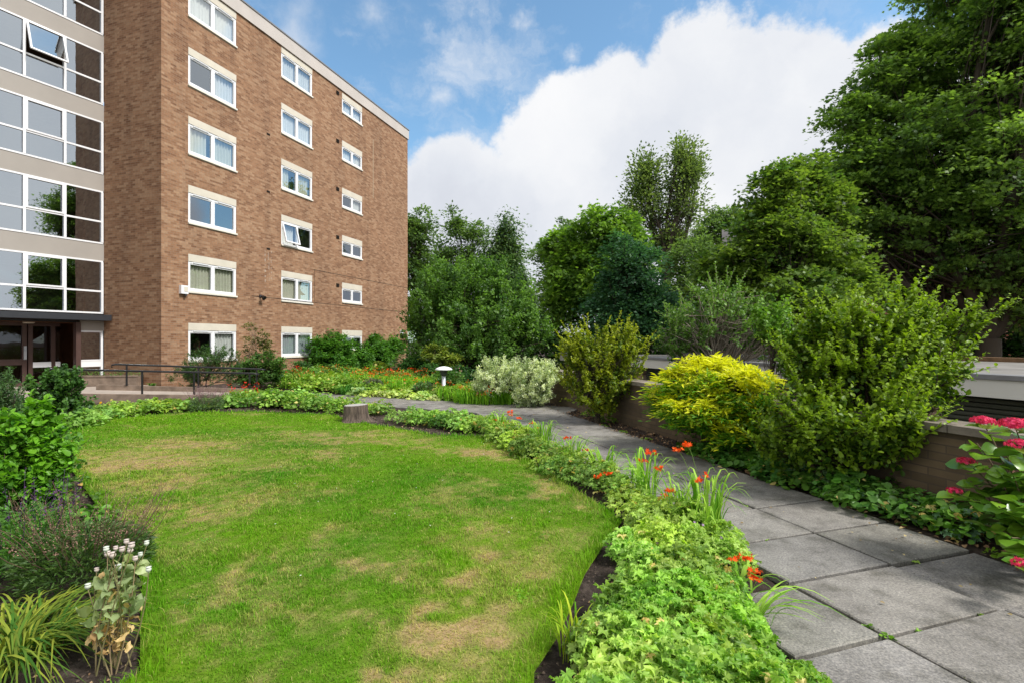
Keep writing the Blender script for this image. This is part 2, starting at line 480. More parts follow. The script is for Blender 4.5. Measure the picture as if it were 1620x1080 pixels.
# behind and beside the camera: unseen broken cloud, brightened for fill and window reflections
n2 = N(t, 'ShaderNodeTexNoise'); n2.inputs['Scale'].default_value = 2.2; n2.inputs['Detail'].default_value = 7; L(t, co, n2.inputs['Vector'])
sep = N(t, 'ShaderNodeSeparateXYZ'); L(t, co, sep.inputs[0])
back = mth('MULTIPLY', mth('SUBTRACT', .6, sep.outputs['Y']), 4.0); back.node.use_clamp = True
f2 = mth('SUBTRACT', mth('MULTIPLY', mth('SUBTRACT', n2.outputs['Fac'], .4), 1.5), mth('MULTIPLY', mth('SUBTRACT', 1.0, back), 1.0))
acc = mth('MAXIMUM', acc, f2)
mask = N(t, 'ShaderNodeMapRange', interpolation_type='SMOOTHSTEP'); L(t, acc, mask.inputs[0])
mask.inputs[1].default_value = -.01; mask.inputs[2].default_value = .12
# thin wisps in the blue
mp = N(t, 'ShaderNodeMapping'); mp.inputs['Scale'].default_value = (5, 5, 9); L(t, dv.outputs[0], mp.inputs['Vector'])
n3 = N(t, 'ShaderNodeTexNoise'); n3.inputs['Scale'].default_value = 1.0; n3.inputs['Detail'].default_value = 9; n3.inputs['Roughness'].default_value = .6; L(t, mp.outputs[0], n3.inputs['Vector'])
wisp = N(t, 'ShaderNodeMapRange', interpolation_type='SMOOTHSTEP'); L(t, n3.outputs['Fac'], wisp.inputs[0])
wisp.inputs[1].default_value = .5; wisp.inputs[2].default_value = .8; wisp.inputs[4].default_value = .55
m_all = mth('MAXIMUM', mask.outputs[0], wisp.outputs[0])
# cloud tone: bright tops, greyer low bases and soft billows
n4 = N(t, 'ShaderNodeTexNoise'); n4.inputs['Scale'].default_value = 3.2; n4.inputs['Detail'].default_value = 6; n4.inputs['Roughness'].default_value = .5; L(t, dv.outputs[0], n4.inputs['Vector'])
tone = mth('ADD', mth('MULTIPLY', sep.outputs['Z'], .55), mth('MULTIPLY', n4.outputs['Fac'], .9))
cc = ramp(t, tone, [(.36, (4.0, 4.2, 4.7)), (.52, (4.8, 5.0, 5.4)), (.68, (5.6, 5.7, 5.9)), (.88, (6.2, 6.2, 6.25))])
skyc = mul(t, sky.outputs[0], (1.22, 1.48, 1.42))
bk = N(t, 'ShaderNodeMix', data_type='RGBA', blend_type='MIX'); L(t, back, bk.inputs[0]); bk.inputs[6].default_value = (1, 1, 1, 1); bk.inputs[7].default_value = (1.3, 1.27, 1.22, 1)
cc = mul(t, cc, bk.outputs[2])
L(t, mul(t, skyc, cc, 'MIX', m_all), bg.inputs['Color'])
sc.view_settings.view_transform = 'Standard'; sc.view_settings.look = 'None'
sc.view_settings.exposure = .68; sc.view_settings.gamma = 1
sc.cycles.max_bounces = 6; sc.cycles.diffuse_bounces = 3; sc.cycles.glossy_bounces = 3
sc.cycles.transmission_bounces = 3; sc.cycles.transparent_max_bounces = 8
sc.cycles.caustics_reflective = False; sc.cycles.caustics_refractive = False
# ================================================================ GROUND
def gz(x, y):
    """terrain height: garden at 0, sunk garage yard beyond the low wall"""
    n = x * NV[0] + y * NV[1]
    return 0.0 if n < 5.3 else -1.45
# one sheet to the horizon, stepping down into the yard behind the low wall
ns = [-1800, -300, -60, -20, -5, 0, 3, 4.6, 5.29, 5.31, 9, 14, 30, 80, 300, 1800]
ts = [-1800, -300, -60, -10, 0, 5, 10, 20, 40, 80, 300, 2500]
V = []; F = []
for i, n in enumerate(ns):
    for t_ in ts:
        p = nt(n, t_); V.append((p[0], p[1], (0 if n < 5.3 else -1.45) - .03))
nt_ = len(ts)
for i in range(len(ns) - 1):
    for j in range(nt_ - 1):
        F.append((i * nt_ + j, (i + 1) * nt_ + j, (i + 1) * nt_ + j + 1, i * nt_ + j + 1))
me = bpy.data.meshes.new('ground'); me.from_pydata(V, [], F); me.materials.append(M['soil'])
tag(link(bpy.data.objects.new('ground', me)), kind='structure')

# finer soil of the planting beds round the lawn and path
xs = np.arange(-9.5, 5.5, .07); ys = np.arange(.4, 16, .07)
X, Y = np.meshgrid(xs, ys, indexing='ij')
nn_ = X * NV[0] + Y * NV[1]
def vnoise(x, y, s, seed=0):
    """smooth value noise in 0..1"""
    x = np.asarray(x) * s + 37.1 * seed + 500; y = np.asarray(y) * s + 11.7 * seed + 500
    xi = np.floor(x).astype(int); yi = np.floor(y).astype(int); fx = x - xi; fy = y - yi
    fx = fx * fx * (3 - 2 * fx); fy = fy * fy * (3 - 2 * fy)
    def h(a, b):
        q = np.sin(a * 127.1 + b * 311.7 + seed * 74.7) * 43758.5453
        return q - np.floor(q)
    return (h(xi, yi) * (1 - fx) + h(xi + 1, yi) * fx) * (1 - fy) + (h(xi, yi + 1) * (1 - fx) + h(xi + 1, yi + 1) * fx) * fy
Z = -.025 + .03 * vnoise(X, Y, 6, 1) + .02 * vnoise(X, Y, 14, 2)
idx = np.arange(X.size).reshape(X.shape)
Q = np.stack([idx[:-1, :-1], idx[1:, :-1], idx[1:, 1:], idx[:-1, 1:]], -1).reshape(-1, 4)
Z = np.where((nn_ > 2.7) & (nn_ < 4.5), -.03, Z)
keep = (nn_[:-1, :-1].reshape(-1) < 5.12)
o = npmesh('bed_soil', np.stack([X.ravel(), Y.ravel(), Z.ravel()], 1), Q[keep], None, M['soil'], smooth=True)
tag(o, kind='structure')

# lawn outline, in metres
LP = [g(u, v) for u, v in [(985, 830), (955, 868), (925, 915), (905, 965), (880, 1020), (845, 1075)]] + \
     [np.array(p) for p in [(.05, 1.6), (.0, .5), (-2.4, .5), (-2.0, 1.8)]] + \
     [g(u, v) for u, v in [(222, 1075), (222, 1000), (225, 930), (190, 860), (150, 800), (112, 745), (96, 700), (120, 678), (180, 664), (260, 656), (400, 652), (520, 658), (600, 676), (690, 690), (780, 692), (830, 728), (905, 775)]]
LP = np.array(LP)
def inside(px, py, poly):
    r = np.zeros(px.shape, bool); j = len(poly) - 1
    for i in range(len(poly)):
        xi, yi = poly[i]; xj, yj = poly[j]
        c = ((yi > py) != (yj > py)) & (px < (xj - xi) * (py - yi) / (yj - yi + 1e-12) + xi)
        r ^= c; j = i
    return r
def edge_dist(px, py, poly):
    d = np.full(px.shape, 1e9)
    for i in range(len(poly)):
        a = poly[i - 1]; b = poly[i]; ab = b - a
        tt = np.clip(((px - a[0]) * ab[0] + (py - a[1]) * ab[1]) / (ab @ ab), 0, 1)
        d = np.minimum(d, np.hypot(px - a[0] - tt * ab[0], py - a[1] - tt * ab[1]))
    return d
DRY = [(215, 735, 1.3, .7, .95), (300, 705, .9, .5, .9), (265, 770, .9, .35, .7), (180, 775, .7, .4, .6), (150, 830, .5, .4, .5), (800, 900, .38, .26, .75), (760, 925, .3, .2, .65),
       (765, 1000, .34, .2, .95), (715, 1010, .3, .16, .85), (690, 1060, .3, .12, .9), (830, 1015, .14, .2, .5), (375, 945, .28, .18, .55), (430, 985, .25, .12, .6), (350, 1010, .2, .1, .4), (560, 895, .2, .2, .5), (610, 905, .25, .12, .6), (510, 855, .25, .25, .5),
       (405, 790, .5, .35, .5), (340, 810, .4, .3, .45), (890, 770, .45, .5, .5), (930, 800, .4, .25, .55), (740, 716, .5, .3, .8), (800, 722, .5, .3, .75), (745, 845, .25, .15, .5),
       (545, 700, 1.2, .25, .6), (500, 720, .8, .3, .5), (590, 690, .7, .3, .6), (440, 690, .9, .3, .4), (640, 700, .5, .3, .5), (240, 1000, .15, .15, .7), (270, 880, .3, .3, .35), (590, 1000, .3, .1, .45), (880, 860, .35, .3, .35), (460, 900, .3, .2, .35)]
DRYW = [(*g(u, v), a, b, k) for u, v, a, b, k in DRY]
def dryness(x, y):
    n1 = vnoise(x, y, 1.7, 3); n2 = vnoise(x, y, 4.5, 4); n3 = vnoise(x, y, 13, 5); n4 = vnoise(x, y, 34, 6)
    d = np.zeros(np.shape(x))
    wx = x + (n2 - .5) * .45 + (n3 - .5) * .22; wy = y + (vnoise(x, y, 4.5, 9) - .5) * .45 + (vnoise(x, y, 13, 8) - .5) * .22
    for cx, cy, a, b, k in DRYW:
        q = ((wx - cx) / a) ** 2 + ((wy - cy) / b) ** 2
        d = np.maximum(d, .85 * k * np.exp(-q * 1.1))
    d = d * (.35 + 1.2 * n3) + .5 * np.clip(n1 * .45 + n2 * .4 + n3 * .35 - .66, 0, 1) * 2.2
    d = d + (n4 - .5) * .28
    ed = edge_dist(x, y, LP)
    return np.clip(d, 0, 1) * np.clip(.25 + ed * 4, 0, 1)
def lawncol(x, y, d):
    n1 = vnoise(x, y, 1.1, 12)[:, None]; n2 = vnoise(x, y, 3.7, 13)[:, None]
    lush = np.array([.055, .18, .006]); lime = np.array([.155, .28, .008]); olive = np.array([.145, .215, .015])
    gcol = lush * (1 - n1) + lime * n1
    gcol = gcol * (1 - .45 * n2) + olive * .45 * n2
    dry = np.array([.38, .27, .135])
    dd = np.clip(d * 1.25, 0, 1)[:, None]
    return gcol * (1 - dd) + dry * dd
cs = .045
xs = np.arange(-9, 1.3, cs); ys = np.arange(.4, 12.2, cs)
X, Y = np.meshgrid(xs, ys, indexing='ij')
idx = np.arange(X.size).reshape(X.shape)
Q = np.stack([idx[:-1, :-1], idx[1:, :-1], idx[1:, 1:], idx[:-1, 1:]], -1).reshape(-1, 4)
xc = (X[:-1, :-1] + cs / 2).ravel(); yc = (Y[:-1, :-1] + cs / 2).ravel()
Q = Q[inside(xc, yc, LP)]
used = np.unique(Q); 
_ux, _uy = X.ravel()[used].copy(), Y.ravel()[used].copy()
_bd = np.full(len(used), 1e9); _nx = _ux.copy(); _ny = _uy.copy()
for i in range(len(LP)):
    a = LP[i - 1]; b = LP[i]; ab = b - a
    tt = np.clip(((_ux - a[0]) * ab[0] + (_uy - a[1]) * ab[1]) / (ab @ ab), 0, 1); qx = a[0] + tt * ab[0]; qy = a[1] + tt * ab[1]
    dd_ = np.hypot(_ux - qx, _uy - qy); mk = dd_ < _bd; _bd[mk] = dd_[mk]; _nx[mk] = qx[mk]; _ny[mk] = qy[mk]
_sn = _bd < cs * .75
_ux[_sn] = _nx[_sn]; _uy[_sn] = _ny[_sn]
remap = np.zeros(X.size, int); remap[used] = np.arange(len(used))
vx = _ux; vy = _uy
def lawnz(x, y): return .022 + .018 * vnoise(x, y, 1.3, 20) + .006 * vnoise(x, y, 7, 21)
d_ = dryness(vx, vy)
C = lawncol(vx, vy, d_) * .72 * (.75 + .5 * vnoise(vx, vy, 19, 22)[:, None])
o = npmesh('lawn', np.stack([vx, vy, lawnz(vx, vy)], 1), remap[Q], C, M['turf'], smooth=True)
tag(o, kind='structure')
# grass blades
def grass_blades():
    out = NB()
    for y0, y1, dens, w in ((.6, 3.0, 12000, .0032), (3.0, 4.2, 10000, .004), (4.2, 6, 6500, .0055), (6, 8.5, 3200, .0078), (8.5, 12.2, 1500, .012)):
        n = int(dens * (y1 - y0) * 10.3)
        x = rng.uniform(-9, 1.3, n); y = rng.uniform(y0, y1, n)
        ok = (np.abs(x / np.maximum(y, .5)) < 1.15) & (y > .9); x = x[ok]; y = y[ok]
        ok = inside(x, y, LP); x = x[ok]; y = y[ok]
        d = dryness(x, y)
        ok = rng.random(len(x)) > d * .38; x = x[ok]; y = y[ok]; d = d[ok]; n = len(x)
        ed = edge_dist(x, y, LP)
        tall = .6 + .9 * vnoise(x, y, 2.6, 15) * vnoise(x, y, 9, 16) * 2
        H = rng.uniform(.012, .026, n) * tall * (1 - .35 * d) + (ed < .12) * rng.random(n) ** 2 * .05
        az = rng.uniform(0, 6.283, n)
        reach = H * rng.uniform(.2, 1.1, n) + d * .02
        P = np.stack([x, y, lawnz(x, y) - .004], 1)
        c = lawncol(x, y, np.clip(d + (rng.random(n) - .5) * .5 * (d > .1), 0, 1)) * rng.uniform(.78, 1.3, (n, 1))
        straw = rng.random(n) < (.03 + .25 * d)
        c[straw] = np.array([.44, .35, .19]) * rng.uniform(.7, 1.1, (straw.sum(), 1))
        out.add(*blades(P, az, H, reach, np.full(n, w) * rng.uniform(.7, 1.3, n), c, seg=2))
    o = out.build('lawn_grass', M['grass'])
    tag(o, 'short mown grass blades growing over the patchy lawn', 'grass', kind='stuff')
grass_blades()

# ---------------------------------------------------------------- paved path (slabs)
pv = []; pf = []; pc = []
def slab(corners, top, drop=.06, bev=.008):
    c = np.array(corners, float); ctr = c.mean(0); i = len(pv)
    tilt = (random.uniform(-.007, .007), random.uniform(-.007, .007))
    inn = ctr + (c - ctr) * (1 - bev / np.maximum(np.linalg.norm(c - ctr, axis=1, keepdims=True), .01) * 1.4)
    colr = np.array([.198, .19, .183]) * random.uniform(.9, 1.1) * np.array([1, random.uniform(.98, 1.01), random.uniform(.96, 1.01)])
    for ring, dz in ((inn, 0), (c, -bev * .8), (c, -drop)):
        for p in ring:
            pv.append((p[0], p[1], top + dz + (p[0] - ctr[0]) * tilt[0] + (p[1] - ctr[1]) * tilt[1])); pc.append(colr)
    k = len(c)
    # top as fan of quads through a subdivided centre
    pf.append(tuple(i + q for q in range(k)))
    for r_ in range(2):
        for q in range(k):
            q2 = (q + 1) % k
            pf.append((i + r_ * k + q, i + (r_ + 1) * k + q, i + (r_ + 1) * k + q2, i + r_ * k + q2))
gap = .013
cols = [(2.12, 2.75), (2.75, 3.68), (3.68, 4.53)]
for ci, (n0, n1) in enumerate(cols):
    for k in range(-4, 18):
        t0 = 1.98 + .635 * (k - 3); t1 = t0 + .635
        if ci == 0 and t0 > 1.5 and t0 < 2.3 is False: pass
        if ci == 0 and t0 > 2.4: continue
        gg = gap * random.choice((.7, 1, 1, 1.4))
        a0, a1 = n0 + gg, n1 - gg
        if ci == 2: a1 += random.uniform(-.015, .015) + (.10 * max(0, (t0 - 4)) / 4 if t0 < 8 else .1)
        cc_ = [nt(a0, t0 + gg), nt(a1, t0 + gg), nt(a1, t1 - gg), nt(a0, t1 - gg)]
        slab(cc_, .028 + random.uniform(-.004, .004) + (-.022 if (ci == 2 and k in (3, )) else 0))
# branch of the path bending left towards the ramp
A0 = nt(2.75, 11.9); 
bd = np.array([-.908, .419]); bn = np.array([.419, .908])
org = g(800, 656)
for i in range(-2, 13):
    for j, (w0, w1) in enumerate(((-.1, .78), (.78, 1.66))):
        s0 = i * .62 + .02; s1 = s0 + .6
        c_ = [org + bd * s0 + bn * (w0 + gap), org + bd * s0 + bn * (w1 - gap), org + bd * s1 + bn * (w1 - gap), org + bd * s1 + bn * (w0 + gap)]
        slab(c_, .031 + random.uniform(-.003, .003) + (.008 if i < 1 else 0))
me = bpy.data.meshes.new('path'); me.from_pydata(pv, [], pf); me.materials.append(M['slab'])
ca = me.color_attributes.new('Col', 'FLOAT_COLOR', 'POINT')
ca.data.foreach_set('color', np.concatenate([np.array(pc), np.ones((len(pc), 1))], 1).astype(np.float32).ravel())
tag(link(bpy.data.objects.new('path', me)), kind='structure')

# ================================================================ APARTMENT BLOCK
P0 = (-12.03, 17.56)
def frame(O, a, m):
    return lambda s, d, z: (O[0] + a[0] * s + m[0] * d, O[1] + a[1] * s + m[1] * d, z)
fa = (.3107, .9505); fm = (.9505, -.3107)
FR = frame(P0, fa, fm)
da = (-.9505, .3107); dm = (-.3107, -.9505)
DK = frame(P0, da, dm)
G0 = (P0[0] + da[0] * 2.79, P0[1] + da[1] * 2.79)
ga = (-.438, -.899); gm = (.899, -.438)
GL = frame(G0, ga, gm)
TOP = 14.78
bld = empty('apartment_building', (P0[0], P0[1], 0), 'tall brown brick block of flats with white framed windows, filling the left side', 'apartment building')

def wall_with_holes(mb, fr, L0, L1, z0, z1, holes, depth=.09, m=0):
    ss = sorted({L0, L1, *[h[0] for h in holes], *[h[1] for h in holes]}); zs = sorted({z0, z1, *[h[2] for h in holes], *[h[3] for h in holes]})
    for a, b in zip(ss, ss[1:]):
        for c, d in zip(zs, zs[1:]):
            mc, md = (a + b) / 2, (c + d) / 2
            if any(h[0] < mc < h[1] and h[2] < md < h[3] for h in holes): continue
            mb.quad([fr(a, 0, c), fr(a, 0, d), fr(b, 0, d), fr(b, 0, c)], [(a, c), (a, d), (b, d), (b, c)], m)
    for a, b, c, d in holes:
        for p, q in (((a, c), (a, d)), ((a, d), (b, d)), ((b, d), (b, c)), ((b, c), (a, c))):
            mb.quad([fr(p[0], 0, p[1]), fr(p[0], -depth, p[1]), fr(q[0], -depth, q[1]), fr(q[0], 0, q[1])],
                    [(p[0], p[1]), (p[0] + .09, p[1]), (q[0] + .09, q[1]), (q[0], q[1])], m)

COLS = [(1.015, 3.13, 2.27, 1.44, .27), (5.57, 7.6, 2.27, 1.42, .27), (9.9, 11.7, 2.2, 1.1, .3)]
FL = 2.497
FW = 16.75
wb = MB(); holes = []
for s0, s1, zt, h, lh in COLS:
    for k in range(6): holes.append((s0, s1, zt + k * FL - h, zt + k * FL))
wall_with_holes(wb, FR, 0, FW, -.2, TOP, holes, .16)
wb.quad([DK(0, 0, -.2), DK(2.79, 0, -.2), DK(2.79, 0, TOP), DK(0, 0, TOP)], [(-.0, -.2), (-2.79, -.2), (-2.79, TOP), (0, TOP)])
# rear walls, out of view from the garden
E1 = FR(FW, 0, 0); E2 = FR(FW, -13, 0); E3 = GL(11, -13, 0); E4 = GL(11, 0, 0)
for a, b in ((E1, E2), (E2, E3), (E3, E4)):
    l = math.hypot(a[0] - b[0], a[1] - b[1])
    wb.quad([(a[0], a[1], -.2), (b[0], b[1], -.2), (b[0], b[1], TOP), (a[0], a[1], TOP)], [(0, -.2), (l, -.2), (l, TOP), (0, TOP)])
wb.quad([GL(5.6, 0, -.2), GL(11, 0, -.2), GL(11, 0, TOP), GL(5.6, 0, TOP)], [(5.6, -.2), (11, -.2), (11, TOP), (5.6, TOP)])
wb.build('wall', M['brick'], bld)

fb = MB()
fb.box(FR, -.06, FW + .06, -.1, .06, TOP, 15.36)
fb.box(DK, .065, 2.7, -.1, .06, TOP, 15.36)
fb.box(GL, .1, 11.1, -.1, .06, TOP, 15.36)
fb.build('fascia', M['fascia'], bld)
cb = MB()
cb.box(FR, -.09, FW + .09, -.3, .09, 15.362, 15.42); cb.box(DK, .095, 2.68, -.3, .09, 15.362, 15.42); cb.box(GL, .12, 11.1, -.3, .09, 15.362, 15.42)
cb.build('roof_edge', M['coping'], bld)
rb = MB(); pts = [FR(0, -.12, 15.3), FR(FW, -.12, 15.3), (E2[0], E2[1], 15.3), (E3[0], E3[1], 15.3), GL(11, -.12, 15.3), GL(0.1, -.12, 15.3)]
rb.quad(pts); rb.build('roof', M['garageroof'], bld)

def curtain(parent, fr, a0, a1, z0, z1, mat, d=-.165):
    n = 60; k = MB(); prev = None; ph = random.random() * 6
    for i in range(n + 1):
        f = i / n; a = a0 + (a1 - a0) * f
        dd = d + .028 * math.sin(a * 42 + ph + .9 * math.sin(a * 7)) + .01 * math.sin(a * 91)
        if prev: k.quad([fr(prev[0], prev[1], z0), fr(prev[0], prev[1], z1), fr(a, dd, z1), fr(a, dd, z0)])
        prev = (a, dd)
    return k.build('curtain', mat, parent, smooth=False)

def flat_window(s0, s1, zt, h, lh, colno, k):
    nm = 'window'
    zb = zt - h; zf1 = zt - lh; zf0 = zb + .1; e = .003
    W_ = s1 - s0; op = (colno == 1 and k == 2)
    fbm = MB(); t_ = .07
    fbm.box(FR, s0 + e, s0 + t_, -.11, -.015, zf0, zf1); fbm.box(FR, s1 - t_, s1 - e, -.11, -.015, zf0, zf1)
    fbm.box(FR, s0 + t_, s1 - t_, -.11, -.015, zf1 - t_, zf1); fbm.box(FR, s0 + t_, s1 - t_, -.11, -.015, zf0, zf0 + t_)
    mid = s0 + W_ * (.5)
    fbm.box(FR, mid - .045, mid + .045, -.11, -.013, zf0 + t_, zf1 - t_)
    # slimmer sash rails inside each light
    for a, b in ((s0 + t_, mid - .045), (mid + .045, s1 - t_)):
        if op and a < mid: continue
        q = .035
        fbm.box(FR, a, a + q, -.09, -.028, zf0 + t_, zf1 - t_); fbm.box(FR, b - q, b, -.09, -.028, zf0 + t_, zf1 - t_)
        fbm.box(FR, a + q, b - q, -.09, -.028, zf0 + t_, zf0 + t_ + q); fbm.box(FR, a + q, b - q, -.09, -.028, zf1 - t_ - q, zf1 - t_)
    # trickle vents at the head
    for a, b in ((s0 + W_ * .1, s0 + W_ * .4), (s0 + W_ * .6, s0 + W_ * .9)): fbm.box(FR, a, b, -.014, .006, zf1 - .05, zf1 - .018)
    win = fbm.build(nm, M['white'], bld)
    for a, b in ((s0 + t_ + .035, mid - .08), (mid + .08, s1 - t_ - .035)):
        if op and a < mid: continue
        pm = MB(); pm.quad([FR(a, -.06, zf0 + .105), FR(a, -.06, zf1 - .105), FR(b, -.06, zf1 - .105), FR(b, -.06, zf0 + .105)])
        p = pm.build('pane', M['glass']); p.parent = win; p.location = (0, 0, 0); fix(p, win)
    if op:
        # top-hung sash swung outwards at the bottom
        ang = R(14); hh = zf1 - zf0 - 2 * t_; a, b = s0 + t_, mid - .045
        def SR(s, d, z):
            zz = z - (zf1 - t_); return FR(s, -.02 - zz * math.sin(ang) + d * math.cos(ang), (zf1 - t_) + zz * math.cos(ang) + d * math.sin(ang))
        z0_, z1_ = zf0 + t_, zf1 - t_
        sm = MB()
        sm.box(SR, a, a + .06, -.03, .03, z0_, z1_); sm.box(SR, b - .06, b, -.03, .03, z0_, z1_); sm.box(SR, a + .06, b - .06, -.03, .03, z0_, z0_ + .06); sm.box(SR, a + .06, b - .06, -.03, .03, z1_ - .06, z1_)
        s_ = sm.build('open_sash', M['white']); s_.parent = win; fix(s_, win)
        pm = MB(); pm.quad([SR(a + .06, 0, z0_ + .06), SR(a + .06, 0, z1_ - .06), SR(b - .06, 0, z1_ - .06), SR(b - .06, 0, z0_ + .06)])
        p = pm.build('pane', M['glass']); p.parent = win; fix(p, win)
    lm = MB(); lm.box(FR, s0 + e, s1 - e, -.12, .004, zf1 + .002, zt - e); o = lm.build('lintel', M['lintel']); o.parent = win; fix(o, win)
    lm = MB(); lm.box(FR, s0 - .02, s1 + .02, -.0, .05, zf0 - .075, zf0 - .012); lm.box(FR, s0 + e, s1 - e, -.12, -.002, zb + e, zf0 - .005); o = lm.build('sill', M['sill']); o.parent = win; fix(o, win)
    # room behind
    rm = MB(); A0, A1, D0, Z0, Z1 = s0 - .2, s1 + .2, -2.2, zb - .3, zt + .05
    P = FR; dn = -.165
    rm.quad([P(A0, D0, Z0), P(A1, D0, Z0), P(A1, D0, Z1), P(A0, D0, Z1)])
    rm.quad([P(A0, dn, Z0), P(A0, D0, Z0), P(A0, D0, Z1), P(A0, dn, Z1)]); rm.quad([P(A1, D0, Z0), P(A1, dn, Z0), P(A1, dn, Z1), P(A1, D0, Z1)])
    rm.quad([P(A0, D0, Z1), P(A1, D0, Z1), P(A1, dn, Z1), P(A0, dn, Z1)]); rm.quad([P(A0, D0, Z0), P(A0, dn, Z0), P(A1, dn, Z0), P(A1, D0, Z0)])
    o = rm.build('room', M['room']); o.parent = win; fix(o, win)
    cz0, cz1 = zf0, zf1 - .05
    cur = []  # upper-row white nets are added so panes read pale like reflected sky
    if colno == 0:
        cur = {0: [(.52, 1, 'curtain2')], 1: [(0, 1, 'curtain')], 2: [], 3: [(0, .42, 'curtain'), (.5, 1, 'curtain')], 4: [(.55, 1, 'curtain2'), ], 5: [(0, 1, 'curtain2')]}[k]
    elif colno == 1:
        cur = {0: [(0, 1, 'curtain3')], 1: [(0, 1, 'curtain')], 2: [(.05, .45, 'curtain2')], 3: [(0, .3, 'curtain'), (.5, .93, 'curtain')], 4: [(0, 1, 'curtain2')], 5: [(0, 1, 'curtain2')]}[k]
    else:
        cur = {0: [], 1: [], 2: [], 3: [(.5, 1, 'curtain2')], 4: [(0, 1, 'curtain2')], 5: [(0, 1, 'curtain2')]}[k]
    for f0, f1, mm in cur:
        c = curtain(None, FR, s0 + .05 + (W_ - .1) * f0, s0 + .05 + (W_ - .1) * f1, cz0, cz1, M[mm]); c.parent = win; fix(c, win)

def fix(o, par):
    """keep world-space mesh data in place under a parent chain"""
    off = Vector((0, 0, 0)); p = par
    while p is not None: off -= Vector(p.location); p = p.parent
    o.location = off

for ci, (s0, s1, zt, h, lh) in enumerate(COLS):
    for k in range(6): flat_window(s0, s1, zt + k * FL, h, lh, ci, k)

# small brick vents, joints
for k in range(6):
    vb = MB(); z = 2.2 + k * FL; vb.box(FR, 9.42, 9.62, -.02, .035, z - .27, z - .1)
    for q in range(3): vb.box(FR, 9.43, 9.61, .035, .045, z - .25 + q * .05, z - .225 + q * .05)
    vb.build('vent', M['vent'], bld)
for z in (5.55, 8.02, 10.5):
    vb = MB(); vb.box(FR, 4.72, 4.9, -.02, .012, z, z + .08); vb.box(FR, 4.74, 4.88, .012, .02, z + .03, z + .05); vb.build('vent', M['vent'], bld)
jb = MB()
for s0_, z in ((7.7, 5.06), (3.9, 3.47)): jb.box(FR, s0_, FW, -.01, .004, z, z + .022)
jb.box(FR, 7.75, 7.765, -.01, .004, 3.5, 5.06)
jb.build('movement_joint', M['vent'], bld)
rp = MB(); rp.box(FR, 12.75, 12.83, -.01, .003, 9.9, 13.3); rp.build('repointed_strip', plain('repair_mortar', (.34, .25, .17), .9, .1, var=.3, scale=20), bld)
wm = plain('lime_streak', (.42, .36, .3), .9, .1, var=.3, scale=18)
st = MB()
for a, w_, z0_, z1_ in ((4.62, .035, 3.9, 5.5), (4.97, .03, 4.3, 5.5), (4.8, .02, 4.7, 5.3), (4.86, .02, 4.2, 4.9)):
    zc = z0_
    while zc < z1_:
        st.box(FR, a + random.uniform(-.01, .01), a + w_ * random.uniform(.4, 1), -.01, .0025, zc, zc + random.uniform(.04, .16)); zc += .2 * random.uniform(.9, 1.3)
st.build('lime_streak', wm, bld)

# ---------------- glazed staircase face
BAY = [.06, 1.15, 2.22, 3.3, 4.4, 5.5]
def bar(mb, a0, a1, z0, z1, d0=-.07, d1=.0): mb.box(GL, a0, a1, d0, d1, z0, z1)
for k in range(5):
    z0 = 2.58 + 2.497 * k; z1 = z0 + 1.9
    fbm = MB(); zt = z0 + .8
    bar(fbm, .03, 5.53, z0, z0 + .055, -.07, .012); bar(fbm, .03, 5.53, z1 - .055, z1, -.07, .008)
    for i, r_ in enumerate(BAY): bar(fbm, r_ - .035, r_ + .035, z0 + .055, z1 - .055, -.075, .02)
    for a, b in zip(BAY, BAY[1:]): bar(fbm, a + .035, b - .035, zt - .03, zt + .03, -.06, .006)
    sw = fbm.build('stair_window', M['white'], bld)
    for i, (a, b) in enumerate(zip(BAY, BAY[1:])):
        a += .035; b -= .035
        opened = (i == 1 and k == 3)
        for lo, hi, sash in ((z0 + .055, zt - .03, False), (zt + .03, z1 - .055, i in (1, 3))):
            fr_ = GL
            if sash:
                q = .05; sm = MB()
                if opened:
                    ang = R(17)
                    def fr_(s, d, z, hi=hi): zz = z - hi; return GL(s, .02 - zz * math.sin(ang) + d * math.cos(ang), hi + zz * math.cos(ang) + d * math.sin(ang))
                sm.box(fr_, a, a + q, -.02, .03, lo, hi); sm.box(fr_, b - q, b, -.02, .03, lo, hi); sm.box(fr_, a + q, b - q, -.02, .03, lo, lo + q); sm.box(fr_, a + q, b - q, -.02, .03, hi - q, hi)
                o = sm.build('open_sash' if opened else 'sash', M['white']); o.parent = sw; fix(o, sw)
                pa, pb, pl, ph_ = a + q, b - q, lo + q, hi - q
            else: pa, pb, pl, ph_ = a, b, lo, hi
            dd = 0.0 if opened and sash else -.03
            pm = MB(); pm.quad([fr_(pa, dd, pl), fr_(pb, dd, pl), fr_(pb, dd, ph_), fr_(pa, dd, ph_)])
            o = pm.build('pane', M['glass2']); o.parent = sw; fix(o, sw)
    sp = MB(); zz = z1 if k < 4 else z1
    sp.box(GL, .0, 5.6, -.12, -.004, z1 + .002, (z0 + 2.495) if k < 4 else TOP)
    sp.build('spandrel_panel', M['beige'], bld)
